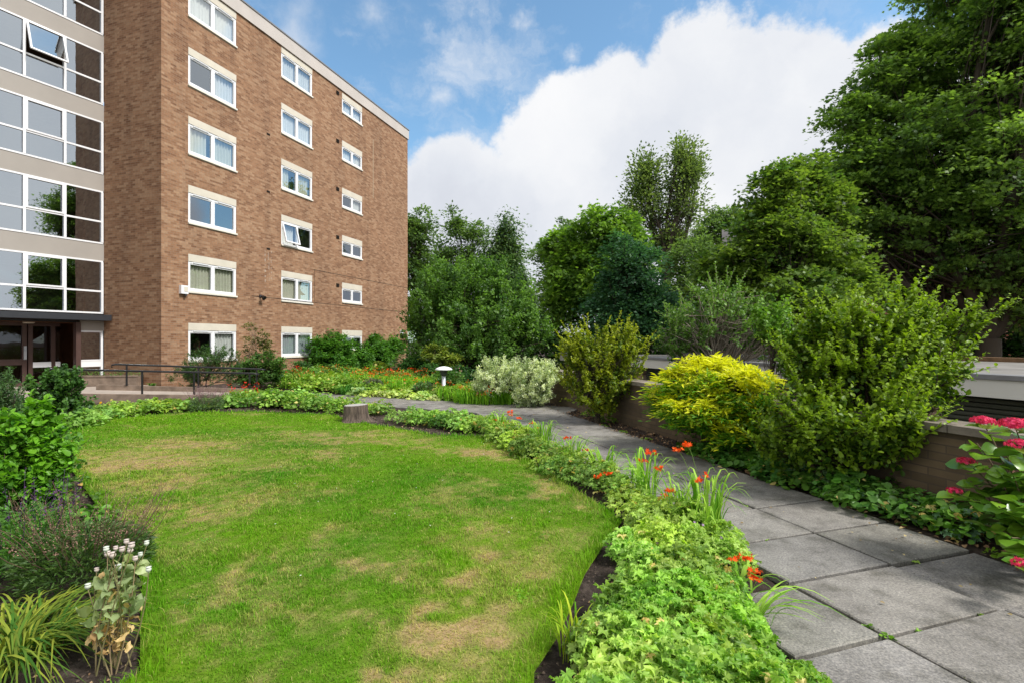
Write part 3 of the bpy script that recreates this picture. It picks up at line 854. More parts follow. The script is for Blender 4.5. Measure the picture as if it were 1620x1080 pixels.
# stair hall behind the glazing
hm = MB(); 
def rq(a0, d0, z0_, a1, d1, z1_, m=0):
    hm.quad([GL(a0, d0, z0_), GL(a1, d1, z0_), GL(a1, d1, z1_), GL(a0, d0, z1_)], None, m)
for k in range(5):
    zf = 2.3 + 2.497 * k; zc = zf + 2.36
    rq(.02, -3.2, zf, 5.6, -3.2, zc, 0); rq(.02, -.13, zf, .02, -3.2, zc, 0); rq(5.6, -.13, zf, 5.6, -3.2, zc, 0)
    hm.quad([GL(.02, -.13, zc), GL(5.6, -.13, zc), GL(5.6, -3.2, zc), GL(.02, -3.2, zc)], None, 1)
    hm.quad([GL(.02, -.13, zf), GL(5.6, -.13, zf), GL(5.6, -3.2, zf), GL(.02, -3.2, zf)], None, 2)
hm.build('stair_hall', [M['interior'], M['ceiling'], M['darkwood']], bld)
for k in range(5):
    zf = 2.3 + 2.497 * k
    for bx in ((.9, 1.85, -3.19, -3.12), (.025, .1, -2.6, -1.2), (3.0, 3.9, -3.19, -3.12)):
        dmh = MB(); dmh.box(GL, *bx, zf + .002, zf + 2.05); dmh.build('flat_door', M['darkwood'], bld)
    lmh = MB(); lmh.box(GL, .024, .05, -.9, -.6, zf + 1.1, zf + 1.25); lmh.build('light_switch', M['darkgrey'], bld)

# ---------------- entrance under the canopy
cn = MB(); cn.box(GL, -.02, 5.7, -.14, .45, 2.33, 2.53); cn.build('canopy', M['canopy'], bld, bevel=.008)
en = MB()
en.box(GL, .72, 5.6, -2.4, -.142, 2.26, 2.31)                       # soffit
en.build('soffit', M['canopy'], bld)
for a in (1.75, 2.9):
    lm = MB(); c = GL(a, -.95, 2.2); lm.lathe(c, [(.02, 0), (.13, .005), (.16, .03), (.16, .058)], 20); lm.build('ceiling_lamp', M['lintel'], bld, smooth=True)
sp = MB(); sp.box(GL, .0, .72, -.12, -.004, 1.98, 2.325); sp.build('spandrel_panel', M['beige'], bld)
fw = MB()
fw.box(GL, .03, .1, -.08, .0, .13, 1.98); fw.box(GL, .1, .72, -.08, 0, 1.92, 1.98); fw.box(GL, .1, .72, -.08, 0, .72, .95); fw.box(GL, .1, .72, -.1, .012, .93, .97); fw.box(GL, .1, .72, -.08, 0, .13, .18)
w0 = fw.build('lobby_window', M['white'], bld)
for lo, hi in ((.97, 1.92), (.18, .72)):
    pm = MB(); pm.quad([GL(.1, -.04, lo), GL(.72, -.04, lo), GL(.72, -.04, hi), GL(.1, -.04, hi)]); o = pm.build('pane', M['glass2']); o.parent = w0; fix(o, w0)
pb_ = MB(); pb_.box(GL, .72, .86, -.14, .06, .1, 2.26); pb_.build('entrance_post', M['brownpaint'], bld, bevel=.01)
eb = MB()
D = -1.0
for a in (1.0, 1.62, 1.78, 2.62, 2.78, 3.7, 4.6): eb.box(GL, a, a + .12, D - .1, D, .1, 2.26)
for a, b in ((.86, 1.0), (1.12, 1.62), (1.9, 2.62), (2.9, 3.7), (3.82, 4.6), (4.72, 5.6)): eb.box(GL, a, b, D - .1, D, 2.12, 2.26); eb.box(GL, a, b, D - .1, D, .1, .22)
eb.box(GL, 1.9, 2.62, D - .09, D - .01, .82, 1.02); eb.box(GL, 2.9, 3.7, D - .09, D - .01, .82, 1.02)
eb.build('entrance_frame', M['brownpaint'], bld)
wp = MB(); wp.box(GL, .86, 1.0, D - .08, D + .006, .72, .9); wp.box(GL, 1.12, 1.62, D - .08, D + .006, .72, .9); wp.build('white_panel', M['white'], bld)
for a, b, lo, hi in ((.86, 1.0, .9, 2.12), (1.12, 1.62, .9, 2.12), (.86, 1.0, .22, .72), (1.12, 1.62, .22, .72), (1.9, 2.62, 1.02, 2.12), (1.9, 2.62, .22, .82), (2.9, 3.7, 1.02, 2.12), (2.9, 3.7, .22, .82), (3.82, 4.6, .22, 2.12), (4.72, 5.6, .22, 2.12)):
    pm = MB(); pm.quad([GL(a, D - .05, lo), GL(b, D - .05, lo), GL(b, D - .05, hi), GL(a, D - .05, hi)]); pm.build('entrance_pane', M['doorglass'], bld)
ep = MB(); ep.box(GL, 1.8, 1.87, D, D + .05, 1.0, 1.45); ep.box(GL, 1.82, 1.85, D + .05, D + .07, 1.3, 1.38); ep.build('entry_panel', M['galv'], bld)
lob = MB()
for (a0, d0, a1, d1) in ((.02, -3.4, 5.6, -3.4), (.02, -.13, .02, -3.4), (5.6, -.13, 5.6, -3.4)):
    lob.quad([GL(a0, d0, .1), GL(a1, d1, .1), GL(a1, d1, 2.3), GL(a0, d0, 2.3)], None, 0)
lob.quad([GL(.02, -.13, 2.25), GL(5.6, -.13, 2.25), GL(5.6, -3.4, 2.25), GL(.02, -3.4, 2.25)], None, 0)
lob.build('lobby', [M['darkwood']], bld)
eg = MB(); eg.box(GL, -.3, 6.5, -3.4, 2.6, -.1, .1); o = eg.build('entrance_paving', M['rampdeck']); tag(o, kind='structure')

def xyfr(s, d, z): return (s, d, z)
def wallbox(x, y, w_, d_, z0, z1): pass
# things fixed to the block
def fixture(name, label, cat, s, z, builder):
    e = empty(name, FR(s, 0, z), label, cat); builder(e); return e
def alarm(e):
    m = MB(); s, z = .79, 3.42
    m.box(FR, s - .14, s + .14, .004, .12, z - .13, z + .17); m.build('casing', M['white'], e, bevel=.02)
    m = MB(); m.box(FR, s - .03, s + .11, .12, .128, z - .05, z + .12); m.build('cover_plate', M['lintel'], e)
    m = MB(); m.lathe(FR(s + .05, .1, z - .2), [(.0, 0), (.04, .0), (.05, .06)], 12); m.build('sounder', M['darkgrey'], e)
fixture('wall_light', 'white square wall unit between the building corner and the first column of windows', 'wall light', .79, 3.42, alarm)
def flood(e):
    s, z = 4.35, 3.48
    m = MB(); m.box(FR, s - .05, s + .05, .004, .05, z - .02, z + .08); m.build('bracket', M['darkgrey'], e)
    m = MB(); c = FR(s, .14, z); d = FR(s, .24, z - .07); m.tube([c, d], [.075, .1], 14); m.tube([FR(s, .05, z + .03), c], .02, 8); m.build('lamp_head', M['blackmetal'], e)
fixture('flood_lamp', 'small black flood lamp on the brick wall left of the second window column', 'lamp', 4.35, 3.48, flood)
def wlamp(e):
    s, z = 15.9, 2.15
    m = MB(); m.tube([FR(s, .004, z), FR(s, .1, z)], [.16, .15], 16); m.build('lamp_shade', M['lampwhite'], e)
    m = MB(); m.box(FR, s + .0, s + .1, .1, .16, z - .2, z - .06); m.build('sensor', M['darkgrey'], e)
fixture('bulkhead_lamp', 'round white bulkhead lamp on brickwork at the far corner of the block', 'lamp', 15.9, 2.15, wlamp)

# ================================================================ RAMP, KERBS, RAILS
def line_frame(A, B):
    dx, dy = B[0] - A[0], B[1] - A[1]; l = math.hypot(dx, dy); a = (dx / l, dy / l); return frame(A, a, (a[1], -a[0])), l
def sloped(name, A, B, w_, za0, za1, zb0, zb1, mat):
    fr, l = line_frame(A, B); m = MB(); n = 14
    for i in range(n):
        f0, f1 = i / n, (i + 1) / n
        z00 = za0 + (zb0 - za0) * f0; z01 = za0 + (zb0 - za0) * f1; z10 = za1 + (zb1 - za1) * f0; z11 = za1 + (zb1 - za1) * f1
        a, b = f0 * l, f1 * l
        P = [fr(a, -w_ / 2, z00), fr(a, w_ / 2, z00), fr(a, w_ / 2, z10), fr(a, -w_ / 2, z10), fr(b, -w_ / 2, z01), fr(b, w_ / 2, z01), fr(b, w_ / 2, z11), fr(b, -w_ / 2, z11)]
        for q in ((3, 2, 6, 7), (0, 4, 5, 1), (1, 5, 6, 2), (0, 3, 7, 4)): m.quad([P[i_] for i_ in q])
        if i == 0: m.quad([P[0], P[1], P[2], P[3]])
        if i == n - 1: m.quad([P[4], P[7], P[6], P[5]])
    return m.build(name, mat)
fA = (-7.0, 14.55); fB = (-11.9, 13.45); rA = (-7.9, 15.7); rB = (-12.3, 15.2)
o = sloped('ramp', ((fA[0] + rA[0]) / 2, (fA[1] + rA[1]) / 2), ((fB[0] + rB[0]) / 2 - .8, (fB[1] + rB[1]) / 2), 1.45, -.1, .03, -.1, .2, M['rampdeck']); tag(o, kind='structure')
o = sloped('low_kerb_wall', fA, fB, .12, -.1, .07, -.1, .245, M['kerb']); tag(o, 'low stained concrete kerb along the front of the entrance ramp', 'kerb')
o = sloped('low_kerb_wall', rA, rB, .14, -.1, .16, -.1, .33, M['kerb']); tag(o, 'low concrete kerb on the building side of the ramp', 'kerb')
def rail(A, B, z0, z1, H, posts, label, nm='handrail'):
    e = empty(nm, (A[0], A[1], z0), label, 'handrail')
    P = lambda f, h: (A[0] + (B[0] - A[0]) * f, A[1] + (B[1] - A[1]) * f, z0 + (z1 - z0) * f + h)
    m = MB(); m.tube([P(-.02, H - .1), P(-.03, H - .02), P(0, H), P(.3, H), P(.65, H), P(1.0, H), P(1.03, H - .03), P(1.03, H - .1)], .028, 10); m.build('rail', M['blackmetal'], e, smooth=True)
    for f in posts:
        m = MB(); m.tube([P(f, -.02), P(f, H - .02)], .026, 10); q = P(f, 0); m.tube([(q[0], q[1], q[2] + .0), (q[0], q[1], q[2] + .015)], .05, 12); m.build('post', M['blackmetal'], e)
rail((-7.35, 14.55), (-12.1, 13.45), .06, .24, .64, (.02, .31, .57, .93), 'front black tubular handrail along the lawn side of the ramp')
rail((-7.7, 15.7), (-11.75, 15.2), .16, .33, .6, (.03, .44, .93), 'rear black tubular handrail nearer the brick wall')

# planter trough near the entrance
m = MB(); o_ = GL(.25, 1.0, 0); tr = frame((o_[0] - .9, o_[1] - .35), (.98, .2), (.2, -.98))
m.box(tr, 0, 2.0, 0, .45, .1, .42); m.box(tr, -.02, 2.02, -.02, .06, .42, .46); m.box(tr, -.02, 2.02, .39, .47, .42, .46)
PL_E = empty('planter_trough', tr(1, .2, .1), 'grey concrete planter trough by the entrance', 'planter'); m.build('trough', M['kerb'], PL_E, bevel=.006)

# ================================================================ LOW BOUNDARY WALL
e = empty('garden_wall', (*nt(5.2, 5), 0), 'low brown stone block wall with flat coping beside the path', 'wall')
wf = lambda s, d, z: (*(nt(5.2, s) - NV * d), z)      # d towards the path
m = MB(); m.box(wf, -.5, 13.6, -.12, .1, -1.4, .8); m.build('blockwork', M['blockwall'], e)
m = MB(); s = -.5
while s < 13.5:
    l = .9; m.box(wf, s + .004, s + l - .004, -.2, .17, .802, .87); s += l
m.build('coping', M['wallcoping'], e, bevel=.008)

# ================================================================ GARAGES
gar = empty('garage_row', (*nt(9.1, 6), -1.45), 'flat roofed garage row with white fascia and green grey roller shutters', 'garages')
gf = lambda s, d, z: (*(nt(9.1, s) - NV * d), z)
m = MB()
for s in np.arange(-3, 20, 2.9):
    m.box(gf, s, s + .42, -.4, .0, -1.45, .8)
m.box(gf, -3.02, 20.2, -6.6, -6.4, -1.45, 1.0); m.box(gf, -3.05, -3.0, -6.4, 0, -1.45, 1.0); m.box(gf, 20.2, 20.3, -6.4, 0, -1.45, 1.0)
m.build('wall', M['garage_brick'], gar)
m = MB(); m.box(gf, -3.2, 20.4, .002, .3, .8, 1.06); m.build('fascia', plain('garage_fascia', (.66, .65, .6), .6, .3, var=.08, scale=1), gar, bevel=.01)
m = MB(); m.box(gf, -3.2, 20.4, -.02, .33, 1.063, 1.13); m.build('roof_edge', M['coping'], gar)
m = MB(); m.box(gf, -3.2, 20.4, -6.6, -.02, 1.0, 1.09); m.build('roof', M['garageroof'], gar)
m = MB(); m.box(gf, -3.2, 20.4, -6.9, -6.6, .9, 1.2); m.build('rear_upstand', M['mossy'], gar)
for s in np.arange(-3, 19.8, 2.9):
    a, b = s + .42, s + 2.9; k = MB(); z = -1.43; hh = .075
    while z < .79:
        z1 = z
        pr = [(-.18, z), (-.14, z + hh * .15), (-.135, z + hh * .5), (-.14, z + hh * .85), (-.18, z + hh)]
        for (d0, q0), (d1, q1) in zip(pr, pr[1:]): k.quad([gf(a, d0, q0), gf(b, d0, q0), gf(b, d1, q1), gf(a, d1, q1)])
        z += hh
    k.build('roller_shutter', M['shutter'], gar)
m = MB(); P = [(*nt(5.45, -6), -1.44), (*nt(9.1, -6), -1.44), (*nt(9.1, 26), -1.44), (*nt(5.45, 26), -1.44)]; m.quad(P); o = m.build('yard', M['tarmac']); tag(o, kind='structure')

# ================================================================ RED BRICK HOUSE behind the trees
def house(px, py, w_, d_, h_, label, wins):
    e = empty('brick_house', (px, py, -1.45), label, 'house')
    fr = frame((px, py), (.93, -.367), (-.367, -.93))
    m = MB(); hs = [(a, a + 1.3, b, b + 1.5) for a, b in wins]
    wall_with_holes(m, fr, 0, w_, -1.45, h_, hs, .12)
    for (a0, d0, a1, d1) in ((0, 0, 0, -d_), (w_, 0, w_, -d_), (0, -d_, w_, -d_)):
        l = math.hypot(a1 - a0, d1 - d0); m.quad([fr(a0, d0, -1.45), fr(a1, d1, -1.45), fr(a1, d1, h_), fr(a0, d0, h_)], [(0, 0), (l, 0), (l, h_), (0, h_)])
    m.build('wall', M['red_brick'], e)
    m = MB(); r0, r1 = -.3, w_ + .3; zc = h_ + 3
    m.quad([fr(r0, .35, h_ - .1), fr(r1, .35, h_ - .1), fr(r1, -d_ / 2, zc), fr(r0, -d_ / 2, zc)]); m.quad([fr(r0, -d_ - .35, h_ - .1), fr(r0, -d_ / 2, zc), fr(r1, -d_ / 2, zc), fr(r1, -d_ - .35, h_ - .1)])
    m.quad([fr(0, 0, h_), fr(0, -d_, h_), fr(0, -d_ / 2, zc)]); m.quad([fr(w_, 0, h_), fr(w_, -d_ / 2, zc), fr(w_, -d_, h_)])
    m.build('roof', plain('slate', (.1, .09, .09), .7, .3, var=.3, scale=2), e)
    for a, b in wins:
        m = MB()
        m.box(fr, a + .003, a + .08, -.12, -.04, b + .003, b + 1.497); m.box(fr, a + 1.22, a + 1.297, -.12, -.04, b + .003, b + 1.497); m.box(fr, a + .08, a + 1.22, -.12, -.04, b + .003, b + .08); m.box(fr, a + .08, a + 1.22, -.12, -.04, b + 1.42, b + 1.497); m.box(fr, a + .08, a + 1.22, -.12, -.03, b + .72, b + .78)
        wi = m.build('window', M['white'], e)
        m = MB(); m.quad([fr(a + .08, -.08, b + .08), fr(a + 1.22, -.08, b + .08), fr(a + 1.22, -.08, b + 1.42), fr(a + .08, -.08, b + 1.42)]); p = m.build('pane', M['glass']); p.parent = wi; fix(p, wi)
house(13.5, 32, 17, 9, 6.5, 'red brick house glimpsed behind the big maple on the right', [(1.5 + 3.2 * i, z) for i in range(5) for z in (1.2, 4.2)])

# ================================================================ GARDEN LAMP, STUMP
p = at(702, 14.6)
e = empty('garden_lamp', (p[0], p[1], 0), 'white domed garden lamp on a short pale post between the flower beds', 'garden lamp')
m = MB(); m.lathe((p[0], p[1], 0), [(.055, 0), (.055, .62)], 16); m.build('post', M['galv'], e, smooth=True)
m = MB(); m.lathe((p[0], p[1], 0), [(.05, .62), (.09, .66), (.1, .74), (.13, .79)], 18); m.build('lamp_body', M['darkgrey'], e, smooth=True)
m = MB(); m.lathe((p[0], p[1], 0), [(.1, .79), (.24, .795), (.25, .81), (.21, .85), (.12, .885), (.03, .9)], 26); m.build('lamp_shade', M['lampwhite'], e, smooth=True)
sx, sy = g(563, 668)
e = empty('tree_stump', (sx, sy, 0), 'grey sawn tree stump standing at the edge of the lawn', 'tree stump')
n = 56; prof = [(.36, -.03), (.29, .03), (.25, .1), (.235, .2), (.228, .34), (.222, .352)]
V = []; F = []
for ri, (r, z) in enumerate(prof):
    for j in range(n):
        a = 2 * math.pi * j / n
        fl = 1 + (.28 * max(0, math.sin(a * 3 + .8)) + .12 * math.sin(a * 5)) * max(0, 1 - z / .14) * .6 + .02 * math.sin(a * 11 + z * 5) + .012 * math.sin(a * 23)
        V.append((sx + r * fl * math.cos(a), sy + r * fl * math.sin(a), z + .01 * math.cos(a)))
for ri in range(len(prof) - 1):
    for j in range(n): F.append((ri * n + j, ri * n + (j + 1) % n, (ri + 1) * n + (j + 1) % n, (ri + 1) * n + j))
me = bpy.data.meshes.new('bark'); me.from_pydata(V, [], F); me.polygons.foreach_set('use_smooth', [True] * len(F))
def stumpbark():
    m, t, b = nodemat('stump_bark'); p = geopos(t)
    mp = N(t, 'ShaderNodeMapping'); mp.inputs['Scale'].default_value = (30, 30, 3); L(t, p, mp.inputs['Vector'])
    f = noise(t, mp.outputs[0], 1, 6)
    L(t, ramp(t, f, [(.3, (.035, .025, .018)), (.7, (.15, .11, .085))]), b.inputs['Base Color']); b.inputs['Roughness'].default_value = .9
    bump(t, f, b, 1, .03); return m
me.materials.append(stumpbark()); o = bpy.data.objects.new('bark', me); link(o, e); setloc(o, e)
V = [(sx, sy, .352)]; F = []
for j in range(n):
    a = 2 * math.pi * j / n; V.append((sx + .219 * (1 + .02 * math.sin(a * 11)) * math.cos(a), sy + .219 * (1 + .02 * math.sin(a * 11)) * math.sin(a), .354 + .01 * math.cos(a)))
for j in range(n): F.append((0, 1 + j, 1 + (j + 1) % n))
me = bpy.data.meshes.new('sawn_top'); me.from_pydata(V, [], F)
def rings():
    m, t, b = nodemat('sawn_wood'); wv = N(t, 'ShaderNodeTexWave', wave_type='RINGS', rings_direction='Z'); wv.inputs['Scale'].default_value = 14; wv.inputs['Distortion'].default_value = 2
    gp = N(t, 'ShaderNodeVectorMath', operation='SUBTRACT'); L(t, geopos(t), gp.inputs[0]); gp.inputs[1].default_value = (sx + .02, sy, .35); L(t, gp.outputs[0], wv.inputs['Vector'])
    L(t, ramp(t, wv.outputs['Fac'], [(0, (.27, .25, .235)), (1, (.42, .4, .375))]), b.inputs['Base Color']); b.inputs['Roughness'].default_value = .9; return m
me.materials.append(rings()); o = bpy.data.objects.new('sawn_top', me); link(o, e); setloc(o, e)
# ================================================================ VEGETATION
UP = np.array([0, 0, 1.])
def rdir(n):
    v = rng.normal(size=(n, 3)); return unit(v)

def woody(name, label, cat, x, y, z0, lobes, nclump, per, leaf, csize, c0, c1, tmpl=DIAMOND, trunk=.2, group=None,
          barkc=(.07, .055, .04), flat=.55, nstem=1, shell=.42, up=.7, mat='leaf', trunk_h=None, twig=.02, droop=0, bare=0.0,
          partnames=('trunk', 'crown'), lean=(0, 0), spray=0, p=1.2, petal=None, tip=None, shoots=None):
    """tree or shrub: trunk, limbs, twigs to leaf clumps spread through ellipsoid lobes (dx,dy,z,rx,ry,rz)"""
    e = empty(name, (x, y, z0), label, cat, group)
    lobes = np.array(lobes, float); base = np.array([x, y, z0])
    vol = (lobes[:, 3] * lobes[:, 4] * lobes[:, 5]) ** (2 / 3); pr = vol / vol.sum()
    li = rng.choice(len(lobes), nclump, p=pr)
    d = rdir(nclump); r = rng.random(nclump) ** shell
    Cn = lobes[li][:, :3] + d * lobes[li][:, 3:6] * r[:, None] + np.array([x, y, 0]) 
    Cn[:, 2] = np.maximum(Cn[:, 2], z0 + .12 * csize + .05)
    # skeleton
    nb = NB(); bc = np.array(barkc)
    zl = lobes[:, 2] + z0 * 0
    th = trunk_h if trunk_h is not None else max(.1, (lobes[:, 2] - lobes[:, 5] * .35).min() - z0)
    LC = lobes[:, :3] + np.array([x, y, 0])
    if nstem == 1:
        tops = base + np.array([lean[0] * .4, lean[1] * .4, th]); fork = np.repeat(tops[None], len(LC), 0)
        nb.add(*tubes(base[None] - [[0, 0, .1]], tops[None], np.array([trunk * 1.25]), np.array([trunk * .8]), bc[None], 9, 3, sag=np.array([[.1 * trunk, .3 * trunk, 0]])))
        rl = trunk * .55 * np.ones(len(LC))
    else:
        an = rng.uniform(0, 6.28, len(LC)); fork = base + np.stack([np.cos(an) * trunk * 2, np.sin(an) * trunk * 2, np.full(len(LC), th)], 1)
        nb.add(*tubes(np.repeat(base[None], len(LC), 0) + rng.normal(size=(len(LC), 3)) * [trunk, trunk, 0], fork, np.full(len(LC), trunk), np.full(len(LC), trunk * .8), np.repeat(bc[None], len(LC), 0), 6, 2))
        rl = trunk * .7 * np.ones(len(LC))
    sag = rng.normal(size=(len(LC), 3)) * .08 * np.linalg.norm(LC - fork, axis=1)[:, None]
    _dl = LC - fork; _ln = np.linalg.norm(_dl, axis=1, keepdims=True)
    ends = LC + _dl / _ln * np.minimum(_ln * .2, lobes[:, 3:6].min(1)[:, None] * .45)
    nb.add(*tubes(fork, ends, rl, np.minimum(rl * .25, .05), np.repeat(bc[None], len(LC), 0), 7, 6, sag=sag))
    f = rng.uniform(.2, .95, nclump)
    A = fork[li] + (ends[li] - fork[li]) * f[:, None] + sag[li] * (4 * f * (1 - f))[:, None]
    s2 = rng.normal(size=A.shape) * .07 * np.linalg.norm(Cn - A, axis=1)[:, None]
    nb.add(*tubes(A, Cn, np.full(nclump, max(twig, trunk * .09)), np.full(nclump, twig * .35), np.repeat(bc[None], nclump, 0) * rng.uniform(.7, 1.3, (nclump, 1)), 4, 3, sag=s2))
    # leaves
    keep = rng.random(nclump) >= bare; Ck = Cn[keep]; dk = d[keep]; Ak = A[keep]
    n = len(Ck) * per; ci = np.repeat(np.arange(len(Ck)), per)
    grp = rng.random(len(Ck))[ci]
    out = unit(Ck - LC[li[keep]] + UP * .3)[ci]
    csz = (csize * rng.uniform(.6, 1.35, len(Ck)))[ci]
    if spray:
        # leaves arranged along shoots that run outward from each clump
        tdir = unit(out + UP * up + rng.normal(size=(len(Ck), 3))[ci] * .5)
        tt = rng.random(n)[:, None]
        P = Ck[ci] + tdir * (tt - .4) * csz[:, None] * 1.8 + rng.normal(size=(n, 3)) * csz[:, None] * spray
        D = unit(tdir * .7 + rng.normal(size=(n, 3)) * .7)
    else:
        g_ = rng.normal(size=(n, 3)); g_[:, 2] *= flat
        P = Ck[ci] + g_ * csz[:, None] * .55
        P[:, 2] -= (np.linalg.norm(g_[:, :2], axis=1) ** 2) * csz * .08
        D = unit(g_ * [1, 1, .3] + out * .5 + rng.normal(size=(n, 3)) * .5 - UP * droop)
    Nn = unit(UP * up + out * .45 + rng.normal(size=(n, 3)) * .45)
    S = leaf * rng.uniform(.6, 1.35, n)
    C = mixc(c0, c1, n, p, .22, grp)
    if tip is not None:
        fy = np.clip((dk[:, 2] * r[keep] + rng.normal(size=len(Ck)) * .25)[ci] * 1.5 + .4 + rng.normal(size=n) * .25, 0, 1)[:, None]
        C = C * (1 - fy) + mixc(np.array(tip) * .8, tip, n, .7, .15) * fy
    P = P - D * S[:, None] * .5
    P[:, 2] = np.maximum(P[:, 2], z0 + .02)
    lb = NB(); lb.add(*leaves(P, D, Nn, S, tmpl, C))
    if shoots:
        ns_, ln, lf = shoots; cand = np.where((dk[:, 2] > -.25) & (r[keep] > .6))[0]; ii = rng.choice(cand, ns_)
        sd = unit(unit(dk[ii] * [1, 1, .6]) * .75 + UP * .85 + rng.normal(size=(ns_, 3)) * .22)
        A2 = Ck[ii]; sl_ = ln * rng.uniform(.5, 1.2, ns_); B2 = A2 + sd * sl_[:, None]
        sg2 = -sd * [1, 1, 0] * sl_[:, None] * .08
        nb.add(*tubes(A2, B2, np.full(ns_, twig * .5), np.full(ns_, twig * .2), np.repeat(bc[None], ns_, 0) * rng.uniform(.8, 1.8, (ns_, 1)), 4, 3, sag=sg2))
        k_ = max(6, int(ln / (lf * .3))); f_ = np.tile(np.linspace(.05, 1, k_), ns_); jj = np.repeat(np.arange(ns_), k_)
        P2 = A2[jj] + (B2 - A2)[jj] * f_[:, None] + sg2[jj] * (4 * f_ * (1 - f_))[:, None]
        rd = rdir(len(jj)); D2 = unit(np.cross(sd[jj], rd) * .9 + sd[jj] * .6 + rng.normal(size=rd.shape) * .15)
        C2 = mixc(np.array(c0) * .5 + np.array(c1) * .5, np.array(c1) * 1.15, len(jj), .8, .15)
        if tip is not None: C2 = mixc(c1, tip, len(jj), .6, .15)
        lb.add(*leaves(P2, D2, unit(UP + rd * .5), lf * rng.uniform(.6, 1.15, len(jj)) * (1.15 - .45 * f_), tmpl, C2))
    nb.build(partnames[0], M['stem'], e)
    lb.build(partnames[1], M[mat], e)
    if petal:
        col_, k, sz, nm = petal
        ii = rng.choice(len(Ck), k); q = Ck[ii] + dk[ii] * csize * .5 + UP * csize * .5
        k2 = 14; q2 = np.repeat(q, k2, 0) + rng.normal(size=(k * k2, 3)) * sz * [.5, .5, 1.2]
        fb_ = NB(); fb_.add(*leaves(q2, rdir(len(q2)), unit(rdir(len(q2)) + UP), np.full(len(q2), sz * .8), PETAL6, mixc(col_, np.array(col_) * .6, len(q2))))
        o_ = fb_.build(nm, M['petal'], e); o_['kind'] = 'stuff'
    return e

def L1(u, v, yy, ru, rv, x0, y0, depth=1.0, dy=0):
    """lobe from photo extents at distance yy, relative to a tree base (x0,y0); z absolute"""
    s = yy / FPX
    return ((u - 810) * s - x0, yy + dy - y0, EYE + (540 - v) * s, ru * s, ru * s * depth, rv * s)

def tree(name, label, u, yy, lobes, nclump, per, leaf, csize, c0, c1, **k):
    k.setdefault('mat', 'treeleaf')
    x, y = at(u, yy); z0 = gz(x, y)
    LB = [L1(a, b, yy, c, d, x, y, *(r or (1.0, 0))) for a, b, c, d, *r0 in lobes for r in [tuple(r0) if r0 else None]]
    return woody(name, label, 'tree', x, y, z0 - .05, LB, nclump, per, leaf, csize, c0, c1, **k)

DG = (.022, .058, .014); MG = (.045, .105, .02); BG = (.075, .165, .02); YG = (.12, .2, .03); BLU = (.022, .062, .028)
GT = 'trees beyond the garden wall'
tree('maple_tree', 'huge spreading dark green maple filling the upper right corner', 1565, 18,
     [(1600, 60, 160, 120, 1, 0), (1440, 165, 80, 95, 1, .6), (1352, 250, 48, 70, 1, -.4), (1360, 170, 50, 50, 1, .2), (1322, 268, 34, 50, 1, .3), (1330, 350, 50, 50, 1, 0), (1405, 110, 46, 48, 1, 0), (1440, 60, 40, 40, 1, .4), (1500, 260, 150, 110, 1, -1), (1640, 210, 140, 150, 1, .5),
      (1400, 330, 110, 90, 1, .5), (1560, 380, 120, 90, .9, -1.5), (1330, 300, 62, 60, 1, .5), (1700, 380, 100, 120, 1, .4), (1560, -70, 110, 80, 1, 0), (1555, 100, 60, 70, 1, -2.5), (1600, 30, 60, 60, 1, -2.5), (1520, 40, 50, 50, 1, -1.5), (1450, 430, 80, 60, 1, 1.5), (1620, 480, 90, 50, .8, 0)],
     1750, 105, .14, .56, (.03, .068, .018), (.095, .175, .03), tmpl=MAPLE, trunk=.42, shell=.6, flat=.4, trunk_h=3.2, p=1.5, twig=.018)
tree('maple_tree', 'mid green maple with open lower branches left of the big maple', 1275, 15,
     [(1235, 290, 40, 44, 1, 0), (1225, 370, 80, 45, 1, 0), (1170, 420, 66, 44, 1, .4), (1290, 400, 85, 70, 1, .5), (1290, 330, 50, 50, 1, 1.2), (1305, 262, 36, 44, 1, 1), (1335, 310, 50, 60, 1, 1.2), (1205, 335, 36, 34, 1, 0), (1330, 370, 60, 60, 1, 1.5), (1240, 470, 95, 40, 1, -.5), (1335, 450, 60, 60, 1, 0), (1300, 300, 40, 60, 1, 1)],
     850, 85, .12, .42, (.022, .058, .012), (.085, .145, .02), tmpl=MAPLE, trunk=.2, shell=.75, flat=.35, trunk_h=3.0, p=1.1)
tree('poplar_tree', 'tall twin crowned poplar rising above the other trees at the centre', 1055, 36,
     [(1024, 270, 28, 36, 1, 0), (1020, 318, 30, 50, 1, 0), (1078, 245, 22, 34, 1, 0), (1082, 300, 34, 60, 1, 0), (1060, 380, 36, 50, 1, 0), (1096, 262, 16, 30, 1, 0)],
     230, 70, .22, .66, (.04, .075, .025), (.09, .14, .045), trunk=.3, flat=1.05, nstem=1, trunk_h=7, droop=-.6, shell=.6)
tree('sycamore_tree', 'broad dark green tree left of the poplar, tallest of its clump', 950, 26,
     [(965, 365, 56, 45, 1, 0), (905, 390, 42, 40, 1, 1), (930, 440, 60, 60, 1, 0), (985, 430, 50, 60, 1, 0), (900, 470, 40, 50, 1, 0), (1020, 500, 60, 45, 1, 0)],
     400, 100, .2, .62, (.03, .075, .014), (.09, .18, .022), tmpl=MAPLE, trunk=.3, shell=.5, flat=.45, trunk_h=3)
tree('evergreen_tree', 'very dark blue green rounded tree below the poplar', 1000, 22,
     [(995, 420, 48, 52, 1, 0), (970, 480, 40, 50, 1, 0), (1030, 480, 46, 46, 1, 0), (1010, 520, 60, 30, 1, 0)],
     260, 110, .16, .5, (.012, .042, .022), (.03, .085, .035), trunk=.2, shell=.5, flat=.5, trunk_h=2)
